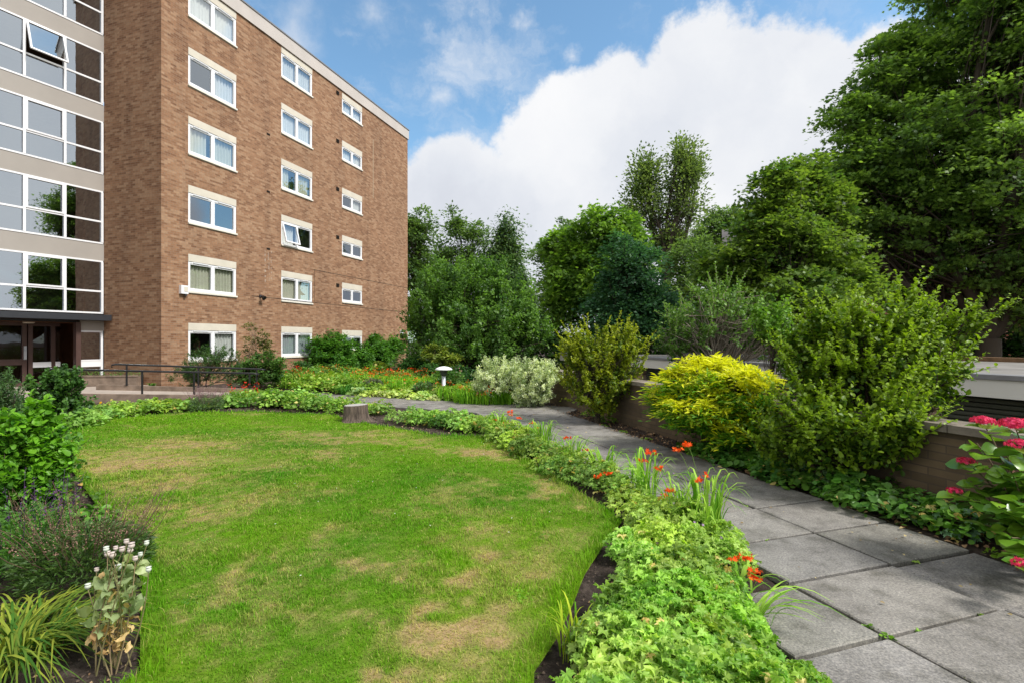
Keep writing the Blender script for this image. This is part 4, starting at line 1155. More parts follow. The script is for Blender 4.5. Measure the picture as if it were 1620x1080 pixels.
tree('bushy_tree', 'bright green many stemmed bushy tree beyond the far corner of the block', 735, 20.5,
     [(735, 470, 82, 58, 1, 0), (690, 500, 55, 52, 1, 0), (800, 500, 56, 55, 1, 0), (760, 520, 80, 42, .9, -.6), (835, 530, 40, 40, 1, 0), (665, 540, 28, 40, 1, 0), (700, 440, 34, 30, 1, 0), (775, 440, 40, 34, 1, .2), (740, 550, 100, 22, .8, -.5)],
     560, 110, .125, .42, (.022, .06, .014), (.07, .15, .025), trunk=.09, nstem=5, shell=.5, spray=.22, up=1.0, trunk_h=.7)
back = [('ash_tree', 'leafy tree half hidden by the far corner of the block', 662, 40, [(658, 365, 34, 42), (668, 430, 34, 50), (650, 490, 26, 40)], 150),
        ('ash_tree', 'loose airy tree second from the block with sky showing through', 735, 42, [(722, 355, 20, 26), (748, 372, 26, 28), (735, 420, 50, 34), (700, 410, 20, 28)], 150),
        ('birch_tree', 'dark drooping birch with a narrow top left of the broad sycamore', 805, 40, [(802, 368, 20, 24), (806, 410, 24, 40), (812, 460, 34, 50), (790, 400, 30, 20)], 190),
        ('ash_tree', 'spreading tree with arching branches right of the drooping birch', 880, 44, [(895, 372, 30, 26), (862, 400, 36, 18), (880, 450, 40, 50), (850, 500, 30, 40)], 170),
        ('ash_tree', 'umbrella topped thin tree between poplar and the mid green maple', 1150, 44, [(1150, 345, 34, 20), (1120, 365, 26, 16), (1175, 365, 26, 18), (1140, 400, 46, 28), (1100, 385, 36, 26)], 200),
        ('lime_tree', 'dull green tree below the umbrella topped one', 1105, 32, [(1100, 410, 46, 40), (1150, 440, 40, 40), (1080, 470, 50, 40), (1150, 500, 60, 40)], 300)]
for nm, lab, u, yy, lb, nc in back:
    tree(nm, lab, u, yy, lb, nc, 80, .24 if yy > 35 else .2, .75 if yy > 35 else .6, (.028, .06, .02) if 'birch' not in nm else (.02, .05, .022), (.07, .13, .035), trunk=.22, shell=.6, flat=.5 if 'birch' not in nm else 1.2,
         trunk_h=6, droop=.0 if 'birch' not in nm else 1.2, group=GT, twig=.03)
# dim understorey that closes the view below the crowns
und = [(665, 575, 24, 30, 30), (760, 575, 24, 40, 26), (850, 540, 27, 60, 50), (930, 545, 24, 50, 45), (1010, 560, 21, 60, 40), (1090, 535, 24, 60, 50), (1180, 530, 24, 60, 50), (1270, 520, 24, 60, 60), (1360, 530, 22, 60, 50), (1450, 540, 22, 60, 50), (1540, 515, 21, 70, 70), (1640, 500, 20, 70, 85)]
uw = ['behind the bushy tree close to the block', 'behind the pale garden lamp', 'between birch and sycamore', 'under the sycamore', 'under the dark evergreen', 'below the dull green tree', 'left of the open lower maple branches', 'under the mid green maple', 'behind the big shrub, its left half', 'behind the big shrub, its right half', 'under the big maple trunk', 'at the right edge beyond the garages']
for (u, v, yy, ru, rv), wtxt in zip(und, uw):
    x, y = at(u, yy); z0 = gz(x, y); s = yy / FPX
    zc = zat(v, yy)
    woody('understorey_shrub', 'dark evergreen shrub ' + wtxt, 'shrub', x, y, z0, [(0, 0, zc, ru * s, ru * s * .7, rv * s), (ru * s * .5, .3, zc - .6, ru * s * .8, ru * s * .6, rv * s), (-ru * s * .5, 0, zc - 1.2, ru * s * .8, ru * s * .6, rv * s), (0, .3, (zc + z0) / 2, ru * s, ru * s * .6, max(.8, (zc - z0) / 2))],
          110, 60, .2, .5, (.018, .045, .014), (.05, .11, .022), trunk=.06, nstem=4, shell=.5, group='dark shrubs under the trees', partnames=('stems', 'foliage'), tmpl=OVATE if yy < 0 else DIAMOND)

# ---- shrubs of the garden
def shrub(name, label, u, yy, lobes, nclump, per, leaf, csize, c0, c1, **k):
    x, y = at(u, yy)
    LB = []
    for a, b, c, d, *r in lobes:
        if len(r) == 3: LB.append(L1(a, b, r[2], c, d, x, y, r[0], 0))
        else: LB.append(L1(a, b, yy, c, d, x, y, *(tuple(r) if r else (1.0, 0))))
    k.setdefault('partnames', ('stems', 'foliage')); k.setdefault('nstem', 5); k.setdefault('trunk', .02); k.setdefault('trunk_h', .15); k.setdefault('twig', .006)
    return woody(name, label, 'shrub', x, y, k.pop('z0', 0.0), LB, nclump, per, leaf, csize, c0, c1, **k)
shrub('lime_shrub', 'upright yellow green shrub between variegated bushes and golden bush', 945, 9.9,
      [(945, 560, 55, 42), (910, 560, 30, 34), (990, 555, 32, 36), (940, 610, 50, 36), (975, 600, 40, 34), (950, 640, 30, 16)], 480, 28, .055, .14, (.045, .085, .008), (.26, .27, .018), tmpl=OVATE, shoots=(130, .4, .055), shell=.6, spray=.18, up=1.1, p=1.4)
shrub('variegated_shrub', 'creamy variegated bush on the left, behind the other one', 793, 13.2,
      [(790, 600, 40, 32), (770, 610, 22, 26), (815, 595, 24, 24)], 300, 50, .075, .14, (.14, .19, .09), (.62, .6, .56), tmpl=LANCE, shell=.35, spray=.2, p=.8)
shrub('variegated_shrub', 'rounded creamy variegated bush nearest the yellow green shrub', 848, 12.4,
      [(848, 606, 34, 36), (840, 620, 30, 24), (862, 595, 24, 24)], 300, 50, .075, .14, (.14, .19, .09), (.62, .6, .56), tmpl=LANCE, shell=.35, spray=.2, p=.8)
shrub('golden_shrub', 'domed golden yellow shrub on bare stems by the low wall', 1110, 7.5,
      [(1120, 603, 74, 42, 1, 0, 7.3), (1066, 628, 40, 36, 1, 0, 7.6), (1178, 618, 48, 42, 1, 0, 6.7), (1130, 645, 92, 38, .8, 0, 7.05), (1196, 662, 40, 36, .8, 0, 6.55), (1160, 678, 54, 26, .8, 0, 6.7)], 900, 26, .1, .13, (.05, .14, .012), (.11, .24, .02), tmpl=LANCE, shell=.33, flat=.4, tip=(.5, .46, .02), trunk=.026, trunk_h=.34, up=1.2, p=.7, barkc=(.16, .11, .08))
shrub('winter_shrub', 'large untidy olive green shrub overhanging the low wall on the right', 1375, 5.6,
      [(1375, 600, 105, 80, .8, 0), (1285, 590, 46, 60, .8, 0), (1465, 565, 60, 55, .8, 0), (1515, 530, 26, 26, .8, 0), (1345, 535, 56, 40, .8, 0), (1430, 515, 50, 34, .8, 0), (1262, 540, 22, 24, .8, 0), (1485, 620, 30, 40, .8, 0),
       (1270, 670, 50, 60, .7, 0, 5.3), (1330, 690, 66, 52, .7, 0, 5.05), (1400, 690, 60, 50, .7, 0, 4.85), (1430, 680, 34, 46, .7, 0, 4.8), (1240, 700, 44, 44, .7, 0, 5.6), (1545, 505, 18, 14, .8, 0), (1300, 520, 24, 24, .8, 0)],
      1050, 20, .052, .13, (.03, .07, .009), (.17, .235, .016), tmpl=OVATE, shell=.62, shoots=(420, .42, .058), spray=.2, up=1.0, trunk=.022, p=1.5, barkc=(.06, .04, .03))
# grey twiggy arching shrub beyond the wall
shrub('twiggy_shrub', 'grey half bare arching shrub behind the golden bush', 1130, 12.5,
      [(1130, 510, 84, 38), (1185, 500, 56, 30), (1090, 530, 50, 34), (1060, 540, 34, 30), (1210, 530, 44, 34), (1140, 470, 60, 16)], 620, 26, .07, .22, (.04, .085, .02), (.12, .2, .04), tmpl=OVATE, shell=.6, bare=.35, shoots=(60, .7, .08), twig=.014, trunk=.03, barkc=(.27, .23, .18), spray=.2, z0=-1.45, trunk_h=1.8, up=.3)
shrub('leafy_shrub', 'fresh green loose shrub between the twiggy bush and big olive shrub', 1225, 9.6,
      [(1225, 520, 34, 40), (1250, 560, 30, 40)], 120, 30, .07, .16, (.05, .12, .015), (.15, .25, .03), tmpl=OVATE, shell=.6, spray=.2, z0=-1.45, trunk_h=1.4)
# near the block
shrub('buddleia_shrub', 'dark buddleia with dull purple flower spikes below the first window column', 325, 16.4,
      [(330, 580, 42, 26), (300, 595, 30, 20), (365, 590, 26, 24), (345, 562, 34, 14)], 240, 34, .07, .15, (.022, .055, .02), (.07, .13, .035), tmpl=LANCE, shell=.5, spray=.2, petal=((.16, .08, .22), 30, .035, 'flowers'))
shrub('climbing_rose', 'thin leggy climbing rose against brickwork between window columns', 405, 17.6,
      [(398, 548, 14, 34), (420, 540, 14, 24), (395, 515, 8, 14), (425, 558, 14, 14)], 60, 26, .06, .12, (.05, .06, .02), (.13, .12, .04), tmpl=OVATE, shell=.6, barkc=(.25, .22, .17))
shrub('laurel_shrub', 'mid green bushy shrub at the right end of the handrails', 412, 17.2,
      [(412, 583, 34, 28), (390, 590, 22, 22), (432, 575, 18, 22)], 170, 34, .07, .14, (.03, .075, .022), (.09, .16, .035), tmpl=OVATE, shell=.45)
shrub('small_shrub', 'narrow grey green shrub on the bare brick right of the rails', 478, 21, [(478, 585, 14, 22)], 50, 30, .08, .14, (.03, .08, .03), (.08, .15, .05), tmpl=OVATE, shell=.5)
# climber on the wall round the third window column
def climber():
    x, y, _ = FR(10.6, .35, 0)
    LB = []
    for s, z, ru, rv in ((7.6, 1.0, 1.0, 1.0), (8.6, 1.35, 1.1, .75), (9.6, 1.1, 1.0, .9), (11.2, .8, 1.3, .75), (12.6, 1.25, 1.3, .8), (14.2, 1.35, 1.2, .62), (13.2, .6, 1.3, .6), (9.2, .5, 1.5, .5), (15.0, 1.3, .7, .4)):
        p = FR(s, .42, 0); LB.append((p[0] - x, p[1] - y, z, ru * .45, ru * .9, rv))
    woody('wall_climber', 'dense dark green climber covering the wall round the lowest far window', 'climber', x, y, 0, LB, 520, 50, .11, .25, (.028, .085, .014), (.095, .21, .025), tmpl=OVATE, shell=.4, nstem=5, trunk=.03, trunk_h=.2, twig=.008, partnames=('stems', 'foliage'), up=.9)
climber()
shrub('gold_privet', 'small yellowish bush in front of the wall climber', 603, 20.5, [(603, 585, 12, 18)], 50, 30, .07, .12, (.1, .16, .02), (.3, .32, .04), tmpl=OVATE)
for i, (u, v, yy, ru, rv, lab) in enumerate([(650, 590, 19, 20, 26, 'dark leafy shrub at the far corner of the block'), (678, 600, 17.5, 22, 26, 'dark hedge bush left of the garden lamp'), (722, 603, 17, 24, 22, 'dark hedge bush right behind the garden lamp'), (748, 612, 16.2, 20, 20, 'dark hedge bush beside the variegated bush')]):
    shrub('hedge_shrub', lab, u, yy, [(u, v, ru, rv), (u + 6, v - 8, ru * .7, rv * .8)], 120, 40, .08, .15, (.015, .045, .016), (.05, .12, .03), tmpl=OVATE, shell=.4)
shrub('yellow_shrub', 'yellow green shrub behind the garden lamp under the bushy tree', 695, 18.2, [(690, 562, 22, 18), (712, 568, 16, 16)], 90, 30, .08, .16, (.07, .11, .02), (.2, .22, .04), tmpl=OVATE)
# left side
shrub('dark_laurel', 'rounded dark green shrub standing in front of the entrance', 88, 9.6,
      [(88, 615, 34, 34), (100, 645, 34, 28), (70, 640, 24, 28), (110, 610, 18, 22)], 230, 34, .065, .12, (.02, .055, .018), (.075, .15, .035), tmpl=OVATE, shell=.45, spray=.2)
shrub('purple_shrub', 'grey green shrub with dusky flowers at the left edge near the entrance', -2, 8.6,
      [(0, 625, 34, 46), (20, 660, 30, 30), (-30, 640, 40, 50)], 220, 34, .06, .12, (.025, .06, .028), (.09, .15, .06), tmpl=LANCE, shell=.45, spray=.2, petal=((.2, .14, .2), 26, .02, 'flower_heads'))
shrub('mallow_shrub', 'bright green leafy bush on the left edge of the lawn', 40, 4.4,
      [(30, 735, 68, 62, .8, 0), (75, 760, 36, 56, .8, 0), (0, 700, 50, 36, .8, 0), (50, 690, 34, 32, .8, 0), (90, 730, 20, 26, .8, 0), (55, 665, 14, 24, .8, 0)], 380, 34, .062, .11, (.03, .1, .012), (.14, .29, .022), tmpl=OVATE, shoots=(60, .2, .07), shell=.45, up=1.2, spray=.16, p=.9)

# ---------------- soft-leaved plants
def clump(name, label, x, y, n, H, reach, Wd, c0, c1, spread=.06, cat='plant', group=None, tip=.1, z0=0, azr=None, extra=None, seg=6):
    e = empty(name, (x, y, z0), label, cat, group)
    r_ = spread * np.sqrt(rng.random(n)); a = rng.uniform(0, 6.283, n)
    P = np.stack([x + r_ * np.cos(a), y + r_ * np.sin(a), np.full(n, z0)], 1)
    az = a + rng.normal(size=n) * .7 if azr is None else rng.uniform(azr[0], azr[1], n)
    Hh = H * rng.uniform(.45, 1.05, n); rc = reach * rng.uniform(.3, 1.15, n)
    nb = NB(); nb.add(*blades(P, az, Hh, rc, Wd * rng.uniform(.7, 1.25, n), mixc(c0, c1, n, 1.3, .2), seg=seg, tipz=tip))
    nb.build('leaves', M['grass'], e)
    return e
def flower_stems(e, x, y, heads, colr, sz=.022, per=12, name='flower', bendc=(.12, .2, .04), spread=.035):
    """heads: list of world (hx,hy,hz)"""
    for h in heads:
        h = np.array(h, float); b = np.array([x + random.uniform(-.04, .04), y + random.uniform(-.04, .04), 0])
        sm = NB(); sg = np.array([[(b[0] - h[0]) * .2, (b[1] - h[1]) * .2, .1 * h[2]]])
        sm.add(*tubes(b[None], h[None], np.array([.0035]), np.array([.002]), np.array([bendc]), 5, 6, sag=sg))
        dirn = unit(((h - b) * [1, 1, 0] + [1e-3, 0, 0])[None])[0]
        k = np.arange(per) / per
        P = h + np.outer(k - .3, dirn) * spread * 3 + rng.normal(size=(per, 3)) * spread * .35
        Dd = unit(rng.normal(size=(per, 3)) * .6 + dirn)
        fl = NB(); fl.add(*leaves(P, Dd, unit(rng.normal(size=(per, 3)) * .8 + UP * .6 - np.array([0, .5, 0])), np.full(per, sz) * rng.uniform(.8, 1.5, per), PETAL6, mixc(colr, np.array(colr) * [.9, .45, .5], per)))
        so_ = sm.build('flower_stem', M['stem'], e)
        f_ = fl.build(name, M['petal'], so_)
        off = Vector((0, 0, 0)); p = so_
        fix(f_, so_)
ORG = (.85, .13, .012)
# crocosmia clumps along the path bed: (u, v of foot, leaf height, label, flower head pixels with depth offset)
cro = [(1115, 850, .66, 'crocosmia clump with leaning pale leaves nearest the camera in the path bed', [(1073, 711, .1), (1030, 715, .05), (1020, 728, .05), (1116, 750, -.1), (1106, 758, -.1), (1088, 702, .1)]),
       (1020, 790, .6, 'crocosmia clump in the middle of the path bed', [(950, 752, -.1), (965, 748, 0), (1050, 782, -.3), (1026, 815, -.5)]),
       (955, 765, .5, 'crocosmia tuft with one bright leaf fan left of the middle clump', []),
       (860, 715, .58, 'pale bladed crocosmia tuft where the path bed starts to curve', [(808, 650, 0), (822, 660, 0)]),
       (790, 690, .5, 'crocosmia with orange flowers at the bend of the bed', [(788, 672, 0), (785, 664, 0), (797, 668, 0), (806, 655, .1)]),
       (1165, 935, .25, 'low crocosmia with two orange flowers touching the paving', [(1166, 880, 0), (1180, 882, 0), (1194, 903, -.05), (1190, 912, -.05)]),
       (1075, 835, .5, 'crocosmia fan of blades with scattered flowers between the two tallest clumps', [(1062, 775, 0), (1045, 740, 0), (1098, 800, -.1)]),
       (905, 742, .5, 'slender crocosmia tuft with a single orange head further along the bed', [(898, 692, 0), (925, 712, 0)]),
       (830, 702, .42, 'small crocosmia tuft just past the bend of the bed', [(842, 668, 0), (850, 676, 0)]),
       (1190, 985, .3, 'long strap leaves reaching across the paving slabs', [])]
for u, v, H, lab, hd in cro:
    x, y = g(u, v); 
    e = clump('crocosmia_plant', lab, x, y, 62 if H > .3 else 16, H, .3 if H > .3 else .42, .017, (.1, .22, .02), (.4, .5, .14), spread=.12, group='crocosmia plants in the path bed', tip=.3,
              azr=(-.8, .9) if u == 1190 else None)
    hs = []
    for hu, hv, dy in hd:
        yy = y + dy; hs.append((*at(hu, yy), zat(hv, yy)))
    if hs: flower_stems(e, x, y, hs, ORG, sz=.034, per=11, spread=.026)
x, y = g(905, 1040)
clump('iris_tuft', 'upright yellow tipped blade tuft on bare soil at the lawn edge', x, y, 46, .27, .13, .011, (.12, .25, .02), (.5, .46, .06), spread=.07, tip=.05)

# daylily clump bottom left
x, y = g(20, 1000)
x2, y2 = -2.55, 2.62
clump('daylily_plant', 'sprawling clump of yellowing strap leaves in the bottom left corner', x2, y2, 380, .24, .5, .0125, (.045, .11, .025), (.3, .27, .06), spread=.22, tip=.75, seg=8)
# poppy with seed heads
def poppy():
    x, y = g(178, 1060)
    e = empty('poppy_plant', (x, y, 0), 'withered poppy plant with pale round seed heads beside the lawn', 'plant')
    heads = [(168, 872), (183, 870), (170, 880), (193, 873), (178, 882), (208, 867), (206, 874), (232, 862), (214, 887), (153, 904), (187, 901), (139, 931), (235, 904), (200, 860), (222, 880)]
    for hu, hv in heads:
        yy = y + random.uniform(-.12, .12); h = np.array([*at(hu, yy), zat(hv, yy)])
        b = np.array([x + random.uniform(-.07, .07) + (hu - 185) * .0006, y + random.uniform(-.05, .05), 0])
        sm = NB(); sm.add(*tubes(b[None], h[None], np.array([.0036]), np.array([.002]), mixc((.16, .17, .06), (.26, .19, .11), 1), 6, 6, sag=np.array([[random.uniform(-.06, .06), 0, 0]])))
        s_ = sm.build('stem', M['stem'], e, smooth=True)
        r = random.uniform(.010, .0145)
        m = MB(); m.lathe(tuple(h), [(.002, -.004), (r * .35, 0), (r * .85, r * .5), (r, r * 1.0), (r * .85, r * 1.5), (r * .5, r * 1.75), (r * .45, r * 1.82), (r * .95, r * 1.85), (r * 1.0, r * 1.98), (r * .2, r * 2.1)], 14)
        o = m.build('seed_head', POP if random.random() < .65 else POP2, None, smooth=True); o.parent = s_; fix(o, s_)
    n = 120
    zz = rng.uniform(.1, .52, n); an = rng.uniform(0, 6.28, n)
    P = np.stack([x + .09 * np.cos(an) * rng.random(n) + (zz - .2) * .1, y + .06 * np.sin(an) * rng.random(n), zz], 1)
    D = np.stack([np.cos(an), np.sin(an), rng.uniform(-.7, .5, n)], 1)
    dead = (zz + rng.normal(size=n) * .08) < .3
    C = mixc((.13, .17, .09), (.36, .38, .24), n); C[dead] = mixc((.3, .17, .09), (.6, .42, .26), dead.sum())
    Nn = unit(rng.normal(size=(n, 3)) * 1.0 + UP * .7)
    nb = NB(); nb.add(*leaves(P, D, Nn, np.where(dead, .04, .055) * rng.uniform(.5, 1.4, n), CRUMP, C, W=np.where(dead, .05, .075) * rng.uniform(.5, 1.4, n))); nb.build('leaves', M['leaf'], e)
def sub_ovate():
    v = []; t = []
    rows = [(0, 0), (.12, .14), (.28, .3), (.37, .48), (.36, .64), (.24, .82), (.1, .93), (0, 1)]
    for i, (w_, yv) in enumerate(rows):
        zc = .05 * math.sin(yv * 3.1) - .12 * yv * yv
        v += [(-w_, yv, zc + w_ * .22), (0, yv, zc), (w_, yv, zc + w_ * .22)]
    for i in range(len(rows) - 1):
        a = 3 * i; b = a + 3
        for k in (0, 1): t += [(a + k, a + k + 1, b + k + 1), (a + k, b + k + 1, b + k)]
    return T_(v, t)
OVATE2 = sub_ovate()
CRUMP = (OVATE2[0] + np.random.default_rng(3).normal(size=OVATE2[0].shape) * [.05, .03, .11], OVATE2[1])
POP = plain('seed_capsule', (.5, .42, .38), .6, .3, var=.2, scale=40); POP2 = plain('pale_seed_capsule', (.55, .58, .5), .6, .3, var=.15, scale=40)
poppy()
# salvia / catmint with brown seed spikes
def spiky(name, label, x, y, R_, H, nsp, c0, c1, spc, nl=1500, sph=.45, leafs=.04, lean=.5, sc_=.008):
    e = empty(name, (x, y, 0), label, 'plant')
    n = nl; a = rng.uniform(0, 6.28, n); rr = np.sqrt(rng.random(n)); zf = rng.random(n) ** .6
    P = np.stack([x + R_ * rr * np.cos(a), y + R_ * rr * np.sin(a), H * zf * np.sqrt(np.clip(1 - rr ** 2 * .7, 0, 1))], 1)
    nb = NB(); nb.add(*leaves(P, unit(np.stack([np.cos(a), np.sin(a), rng.uniform(0, 1.2, n)], 1) + rng.normal(size=(n, 3)) * .4), unit(rng.normal(size=(n, 3)) * .5 + UP), leafs * rng.uniform(.6, 1.3, n), LANCE if leafs < .06 else OVATE, mixc(c0, c1, n)))
    nb.build('foliage', M['leaf'], e)
    a = rng.uniform(0, 6.28, nsp); rr = np.sqrt(rng.random(nsp)) * .8
    B = np.stack([x + R_ * rr * np.cos(a), y + R_ * rr * np.sin(a), np.full(nsp, H * .5)], 1)
    Tt = B + np.stack([np.cos(a) * rr * lean, np.sin(a) * rr * lean, np.full(nsp, 1.)], 1) * (sph * rng.uniform(.6, 1.1, nsp))[:, None]
    sb = NB(); sb.add(*tubes(B, Tt, np.full(nsp, .0024), np.full(nsp, .001), mixc(spc, np.array(spc) * .6, nsp), 4, 4, sag=rng.normal(size=(nsp, 3)) * [.035, .035, 0]))
    k = 26; f = rng.uniform(.35, 1, nsp * k); ii = np.repeat(np.arange(nsp), k)
    q = B[ii] + (Tt - B)[ii] * f[:, None] + rng.normal(size=(nsp * k, 3)) * .004
    sb.add(*leaves(q, unit(rng.normal(size=(len(q), 3)) + UP * .8), rdir(len(q)), sc_ * 1.6 * (1.4 - f), DIAMOND, mixc(spc, np.array(spc) * 1.8, len(q))))
    sb.build('seed_spikes', M['stem'], e)
    return e
spiky('salvia_plant', 'bushy herb with thin brown seed spikes in front of the mallow bush', -2.83, 3.4, .36, .38, 85, (.03, .06, .02), (.08, .13, .04), (.17, .1, .075), 4200, .42, .045, .9)
spiky('salvia_plant', 'dark purple flower spikes at the left edge of the photo', -3.35, 3.5, .3, .5, 24, (.03, .08, .02), (.09, .2, .04), (.07, .03, .09), 1600, .4, .05, .4, .012)
spiky('lavender_plant', 'grey lavender with mauve brown spikes in front of the ramp rails', *g(327, 650), .34, .4, 70, (.05, .085, .05), (.12, .17, .1), (.2, .12, .13), 1500, .45, .05, .9, .014)
spiky('spent_flower_plant', 'dried rusty flower stalks leaning on the low wall', *nt(4.98, 2.35), .2, .45, 46, (.05, .09, .03), (.12, .17, .05), (.28, .13, .09), 800, .55, .035, .5, .012)

# hydrangea
def hydrangea():
    x, y = at(1640, 3.55)
    e = empty('hydrangea_bush', (x, y, 0), 'hydrangea bush with crimson flower heads at the right edge', 'shrub')
    heads = [(1555, 668, 3.7, .075), (1606, 674, 3.4, .095), (1614, 706, 3.3, .075), (1529, 731, 3.7, .055), (1510, 778, 3.65, .045), (1617, 893, 2.95, .05), (1665, 640, 3.6, .09), (1700, 720, 3.4, .09), (1690, 800, 3.2, .08), (1740, 690, 3.6, .09)]
    allP = []; 
    tips = [np.array([*at(u, yy), zat(v, yy)]) for u, v, yy, r in heads]
    extra = [np.array([*at(u, yy), zat(v, yy)]) for u, v, yy in [(1545, 700, 3.6), (1570, 740, 3.5), (1600, 745, 3.4), (1540, 790, 3.5), (1580, 800, 3.3), (1610, 790, 3.2), (1560, 830, 3.5), (1600, 850, 3.2), (1640, 760, 3.5), (1640, 830, 3.3), (1670, 700, 3.6), (1680, 760, 3.5), (1590, 710, 3.7), (1625, 730, 3.6), (1580, 770, 3.6), (1620, 820, 3.4), (1650, 870, 3.2), (1535, 760, 3.7), (1605, 765, 3.7)]]
    for i, tp in enumerate(tips + extra):
        b = np.array([x + random.uniform(-.12, .12), y + random.uniform(-.12, .12), 0])
        sm = NB(); sg = np.array([(b - tp) * [.18, .18, 0] + [0, 0, .06]])
        sm.add(*tubes(b[None], tp[None], np.array([.008]), np.array([.0035]), mixc((.14, .16, .06), (.2, .13, .1), 1), 6, 6, sag=sg))
        s_ = sm.build('stem', M['stem'], e, smooth=True)
        k = 12; f = np.repeat(np.array([.55, .68, .8, .9, .96, 1.0]), 2)
        c_ = b + (tp - b) * f[:, None] + sg * (4 * f * (1 - f))[:, None]
        a = np.tile([0, math.pi], 6) + np.repeat(np.arange(6) * 1.4, 2) + rng.normal(size=k) * .3
        D = np.stack([np.cos(a), np.sin(a), rng.uniform(-.25, .35, k)], 1)
        allP.append((c_ - UP * .015, D, np.full(k, .13) * rng.uniform(.65, 1.25, k) * np.where(f > .97, .7, 1)))
        if i < len(heads):
            r = heads[i][3]; kk = int(150 * (r / .07) ** 1.6)
            dd = rdir(kk); dd[:, 2] = np.abs(dd[:, 2]) * 1 - .15
            q = tp + dd * [r, r, r * .55] * rng.uniform(.85, 1.05, (kk, 1)) + UP * .01
            fl = NB(); fl.add(*leaves(q, unit(np.cross(dd, rdir(kk))), unit(dd + rng.normal(size=(kk, 3)) * .35), np.full(kk, .024) * rng.uniform(.7, 1.4, kk), PETAL6, mixc((.45, .008, .06), (.85, .07, .2), kk, 1, .25)))
            f_ = fl.build('flower_head', M['petal'], s_); fix(f_, s_)
    P = np.concatenate([a[0] for a in allP]); D = np.concatenate([a[1] for a in allP]); S = np.concatenate([a[2] for a in allP])
    nb = NB(); nb.add(*leaves(P, D, unit(UP * 1.2 + rng.normal(size=P.shape) * .35), S, OVATE2, mixc((.05, .15, .012), (.2, .36, .03), len(P), 1.0, .15), W=S * 1.25))
    nb.build('leaves', M['glossleaf'], e)
hydrangea()

# ---------------- ground cover (stuff)
def mounds(name, label, specs, leaf, dens, c0, c1, tmpl, mat='leaf', up=.8, flowers=None, p=1.0, cat='ground cover', lean=.55, deadf=.03):
    """specs: (x,y,r,h)"""
    nb = NB()
    for x, y, r, h in specs:
        n = int(dens * r * r)
        a = rng.uniform(0, 6.28, n); rr = np.sqrt(rng.random(n))
        px = x + r * rr * np.cos(a); py = y + r * rr * np.sin(a)
        hh = h * np.sqrt(np.clip(1 - rr ** 2 * .85, 0, 1)) * (.75 + .5 * vnoise(px, py, 7, 30))
        pz = hh * (1 - rng.random(n) ** 2.2 * .8) + .012
        P = np.stack([px, py, pz], 1)
        o_ = np.stack([np.cos(a) * rr, np.sin(a) * rr, np.zeros(n)], 1)
        D = unit(o_ * .7 + rng.normal(size=(n, 3)) * [.8, .8, .25]); Nn = unit(UP * up + o_ * lean + rng.normal(size=(n, 3)) * .38)
        hue = vnoise(px, py, 2.3, 31)
        C = mixc(c0, c1, n, p, .26, hue) * (random.uniform(.75, 1.15) * np.array([random.uniform(.88, 1.15), 1, random.uniform(.75, 1.3)]))
        dd = rng.random(n) < deadf; C[dd] = mixc((.4, .25, .08), (.5, .4, .2), dd.sum())
        sz = leaf * rng.uniform(.4, 1.4, n) * random.uniform(.8, 1.15)
        nb.add(*leaves(P - D * sz[:, None] * (.3 if tmpl is PALM else .5), D, Nn, sz, tmpl, C))
    o = nb.build(name, M[mat]); tag(o, label, cat, kind='stuff'); return o
LEFTBED = []
while len(LEFTBED) < 26:
    _x, _y = random.uniform(-8.5, -3.2), random.uniform(2.2, 8)
    if inside(np.array([_x]), np.array([_y]), LP)[0] or edge_dist(np.array([_x]), np.array([_y]), LP)[0] < .5: continue
    LEFTBED.append((_x, _y, random.uniform(.25, .5), random.uniform(.15, .35)))
def strip(pts, w0, h0, step, jit=.5, hj=.3):
    pts = np.array(pts, float); out = []
    for a, b in zip(pts, pts[1:]):
        l = np.linalg.norm(b[:2] - a[:2]); k = max(1, int(l / step))
        for i in range(k):
            f = (i + random.random() * .6) / k; c = a + (b - a) * f
            ww = c[2] if len(c) > 2 else w0; h = (c[3] if len(c) > 3 else h0) * random.uniform(1 - hj, 1 + hj)
            out.append((c[0] + random.uniform(-jit, jit) * ww, c[1] + random.uniform(-jit, jit) * ww, ww * random.uniform(.7, 1.15), h))
    return out
# near bed between lawn and path: foreground geranium
near = [(*g(u, v), r, h) for u, v, r, h in
        [(1010, 1075, .3, .3), (1110, 1075, .3, .28), (960, 1060, .2, .22), (1060, 1000, .3, .3), (1140, 1010, .24, .22), (1080, 950, .26, .3), (1020, 930, .2, .28), (1000, 985, .2, .24), (1130, 950, .2, .2),
         (1040, 890, .24, .3), (1100, 890, .22, .24), (1150, 900, .2, .18), (990, 885, .16, .22), (1090, 850, .2, .26), (1030, 850, .2, .26), (1140, 870, .2, .18), (1180, 1040, .16, .12), (1060, 1078, .34, .3)]] + \
       [(.62, 2.15, .33, .3), (.9, 2.0, .33, .3), (.35, 2.0, .26, .28), (1.2, 2.1, .25, .2), (.8, 1.7, .4, .3), (.4, 1.5, .4, .3), (1.1, 1.5, .35, .25)]
mounds('geranium_cover', 'pale green lobed geranium leaves spilling over the near path bed', near, .072, 6000, (.085, .2, .03), (.36, .46, .1), PALM, p=.95, deadf=.018)
midp = [(*g(1050, 850), .2, .24), (*g(985, 800), .22, .24), (*g(930, 765), .24, .24), (*g(880, 740), .26, .24), (*g(830, 712), .28, .26), (*g(790, 694), .3, .28)]
mounds('geranium_cover', 'mixed low foliage along the middle of the path bed', strip(midp, .25, .25, .11), .064, 3000, (.065, .15, .025), (.34, .42, .1), PALM, p=1.0)
farp = [(*g(800, 684), .32, .3), (*g(740, 682), .34, .32), (*g(690, 674), .34, .3), (*g(630, 668), .3, .28)]
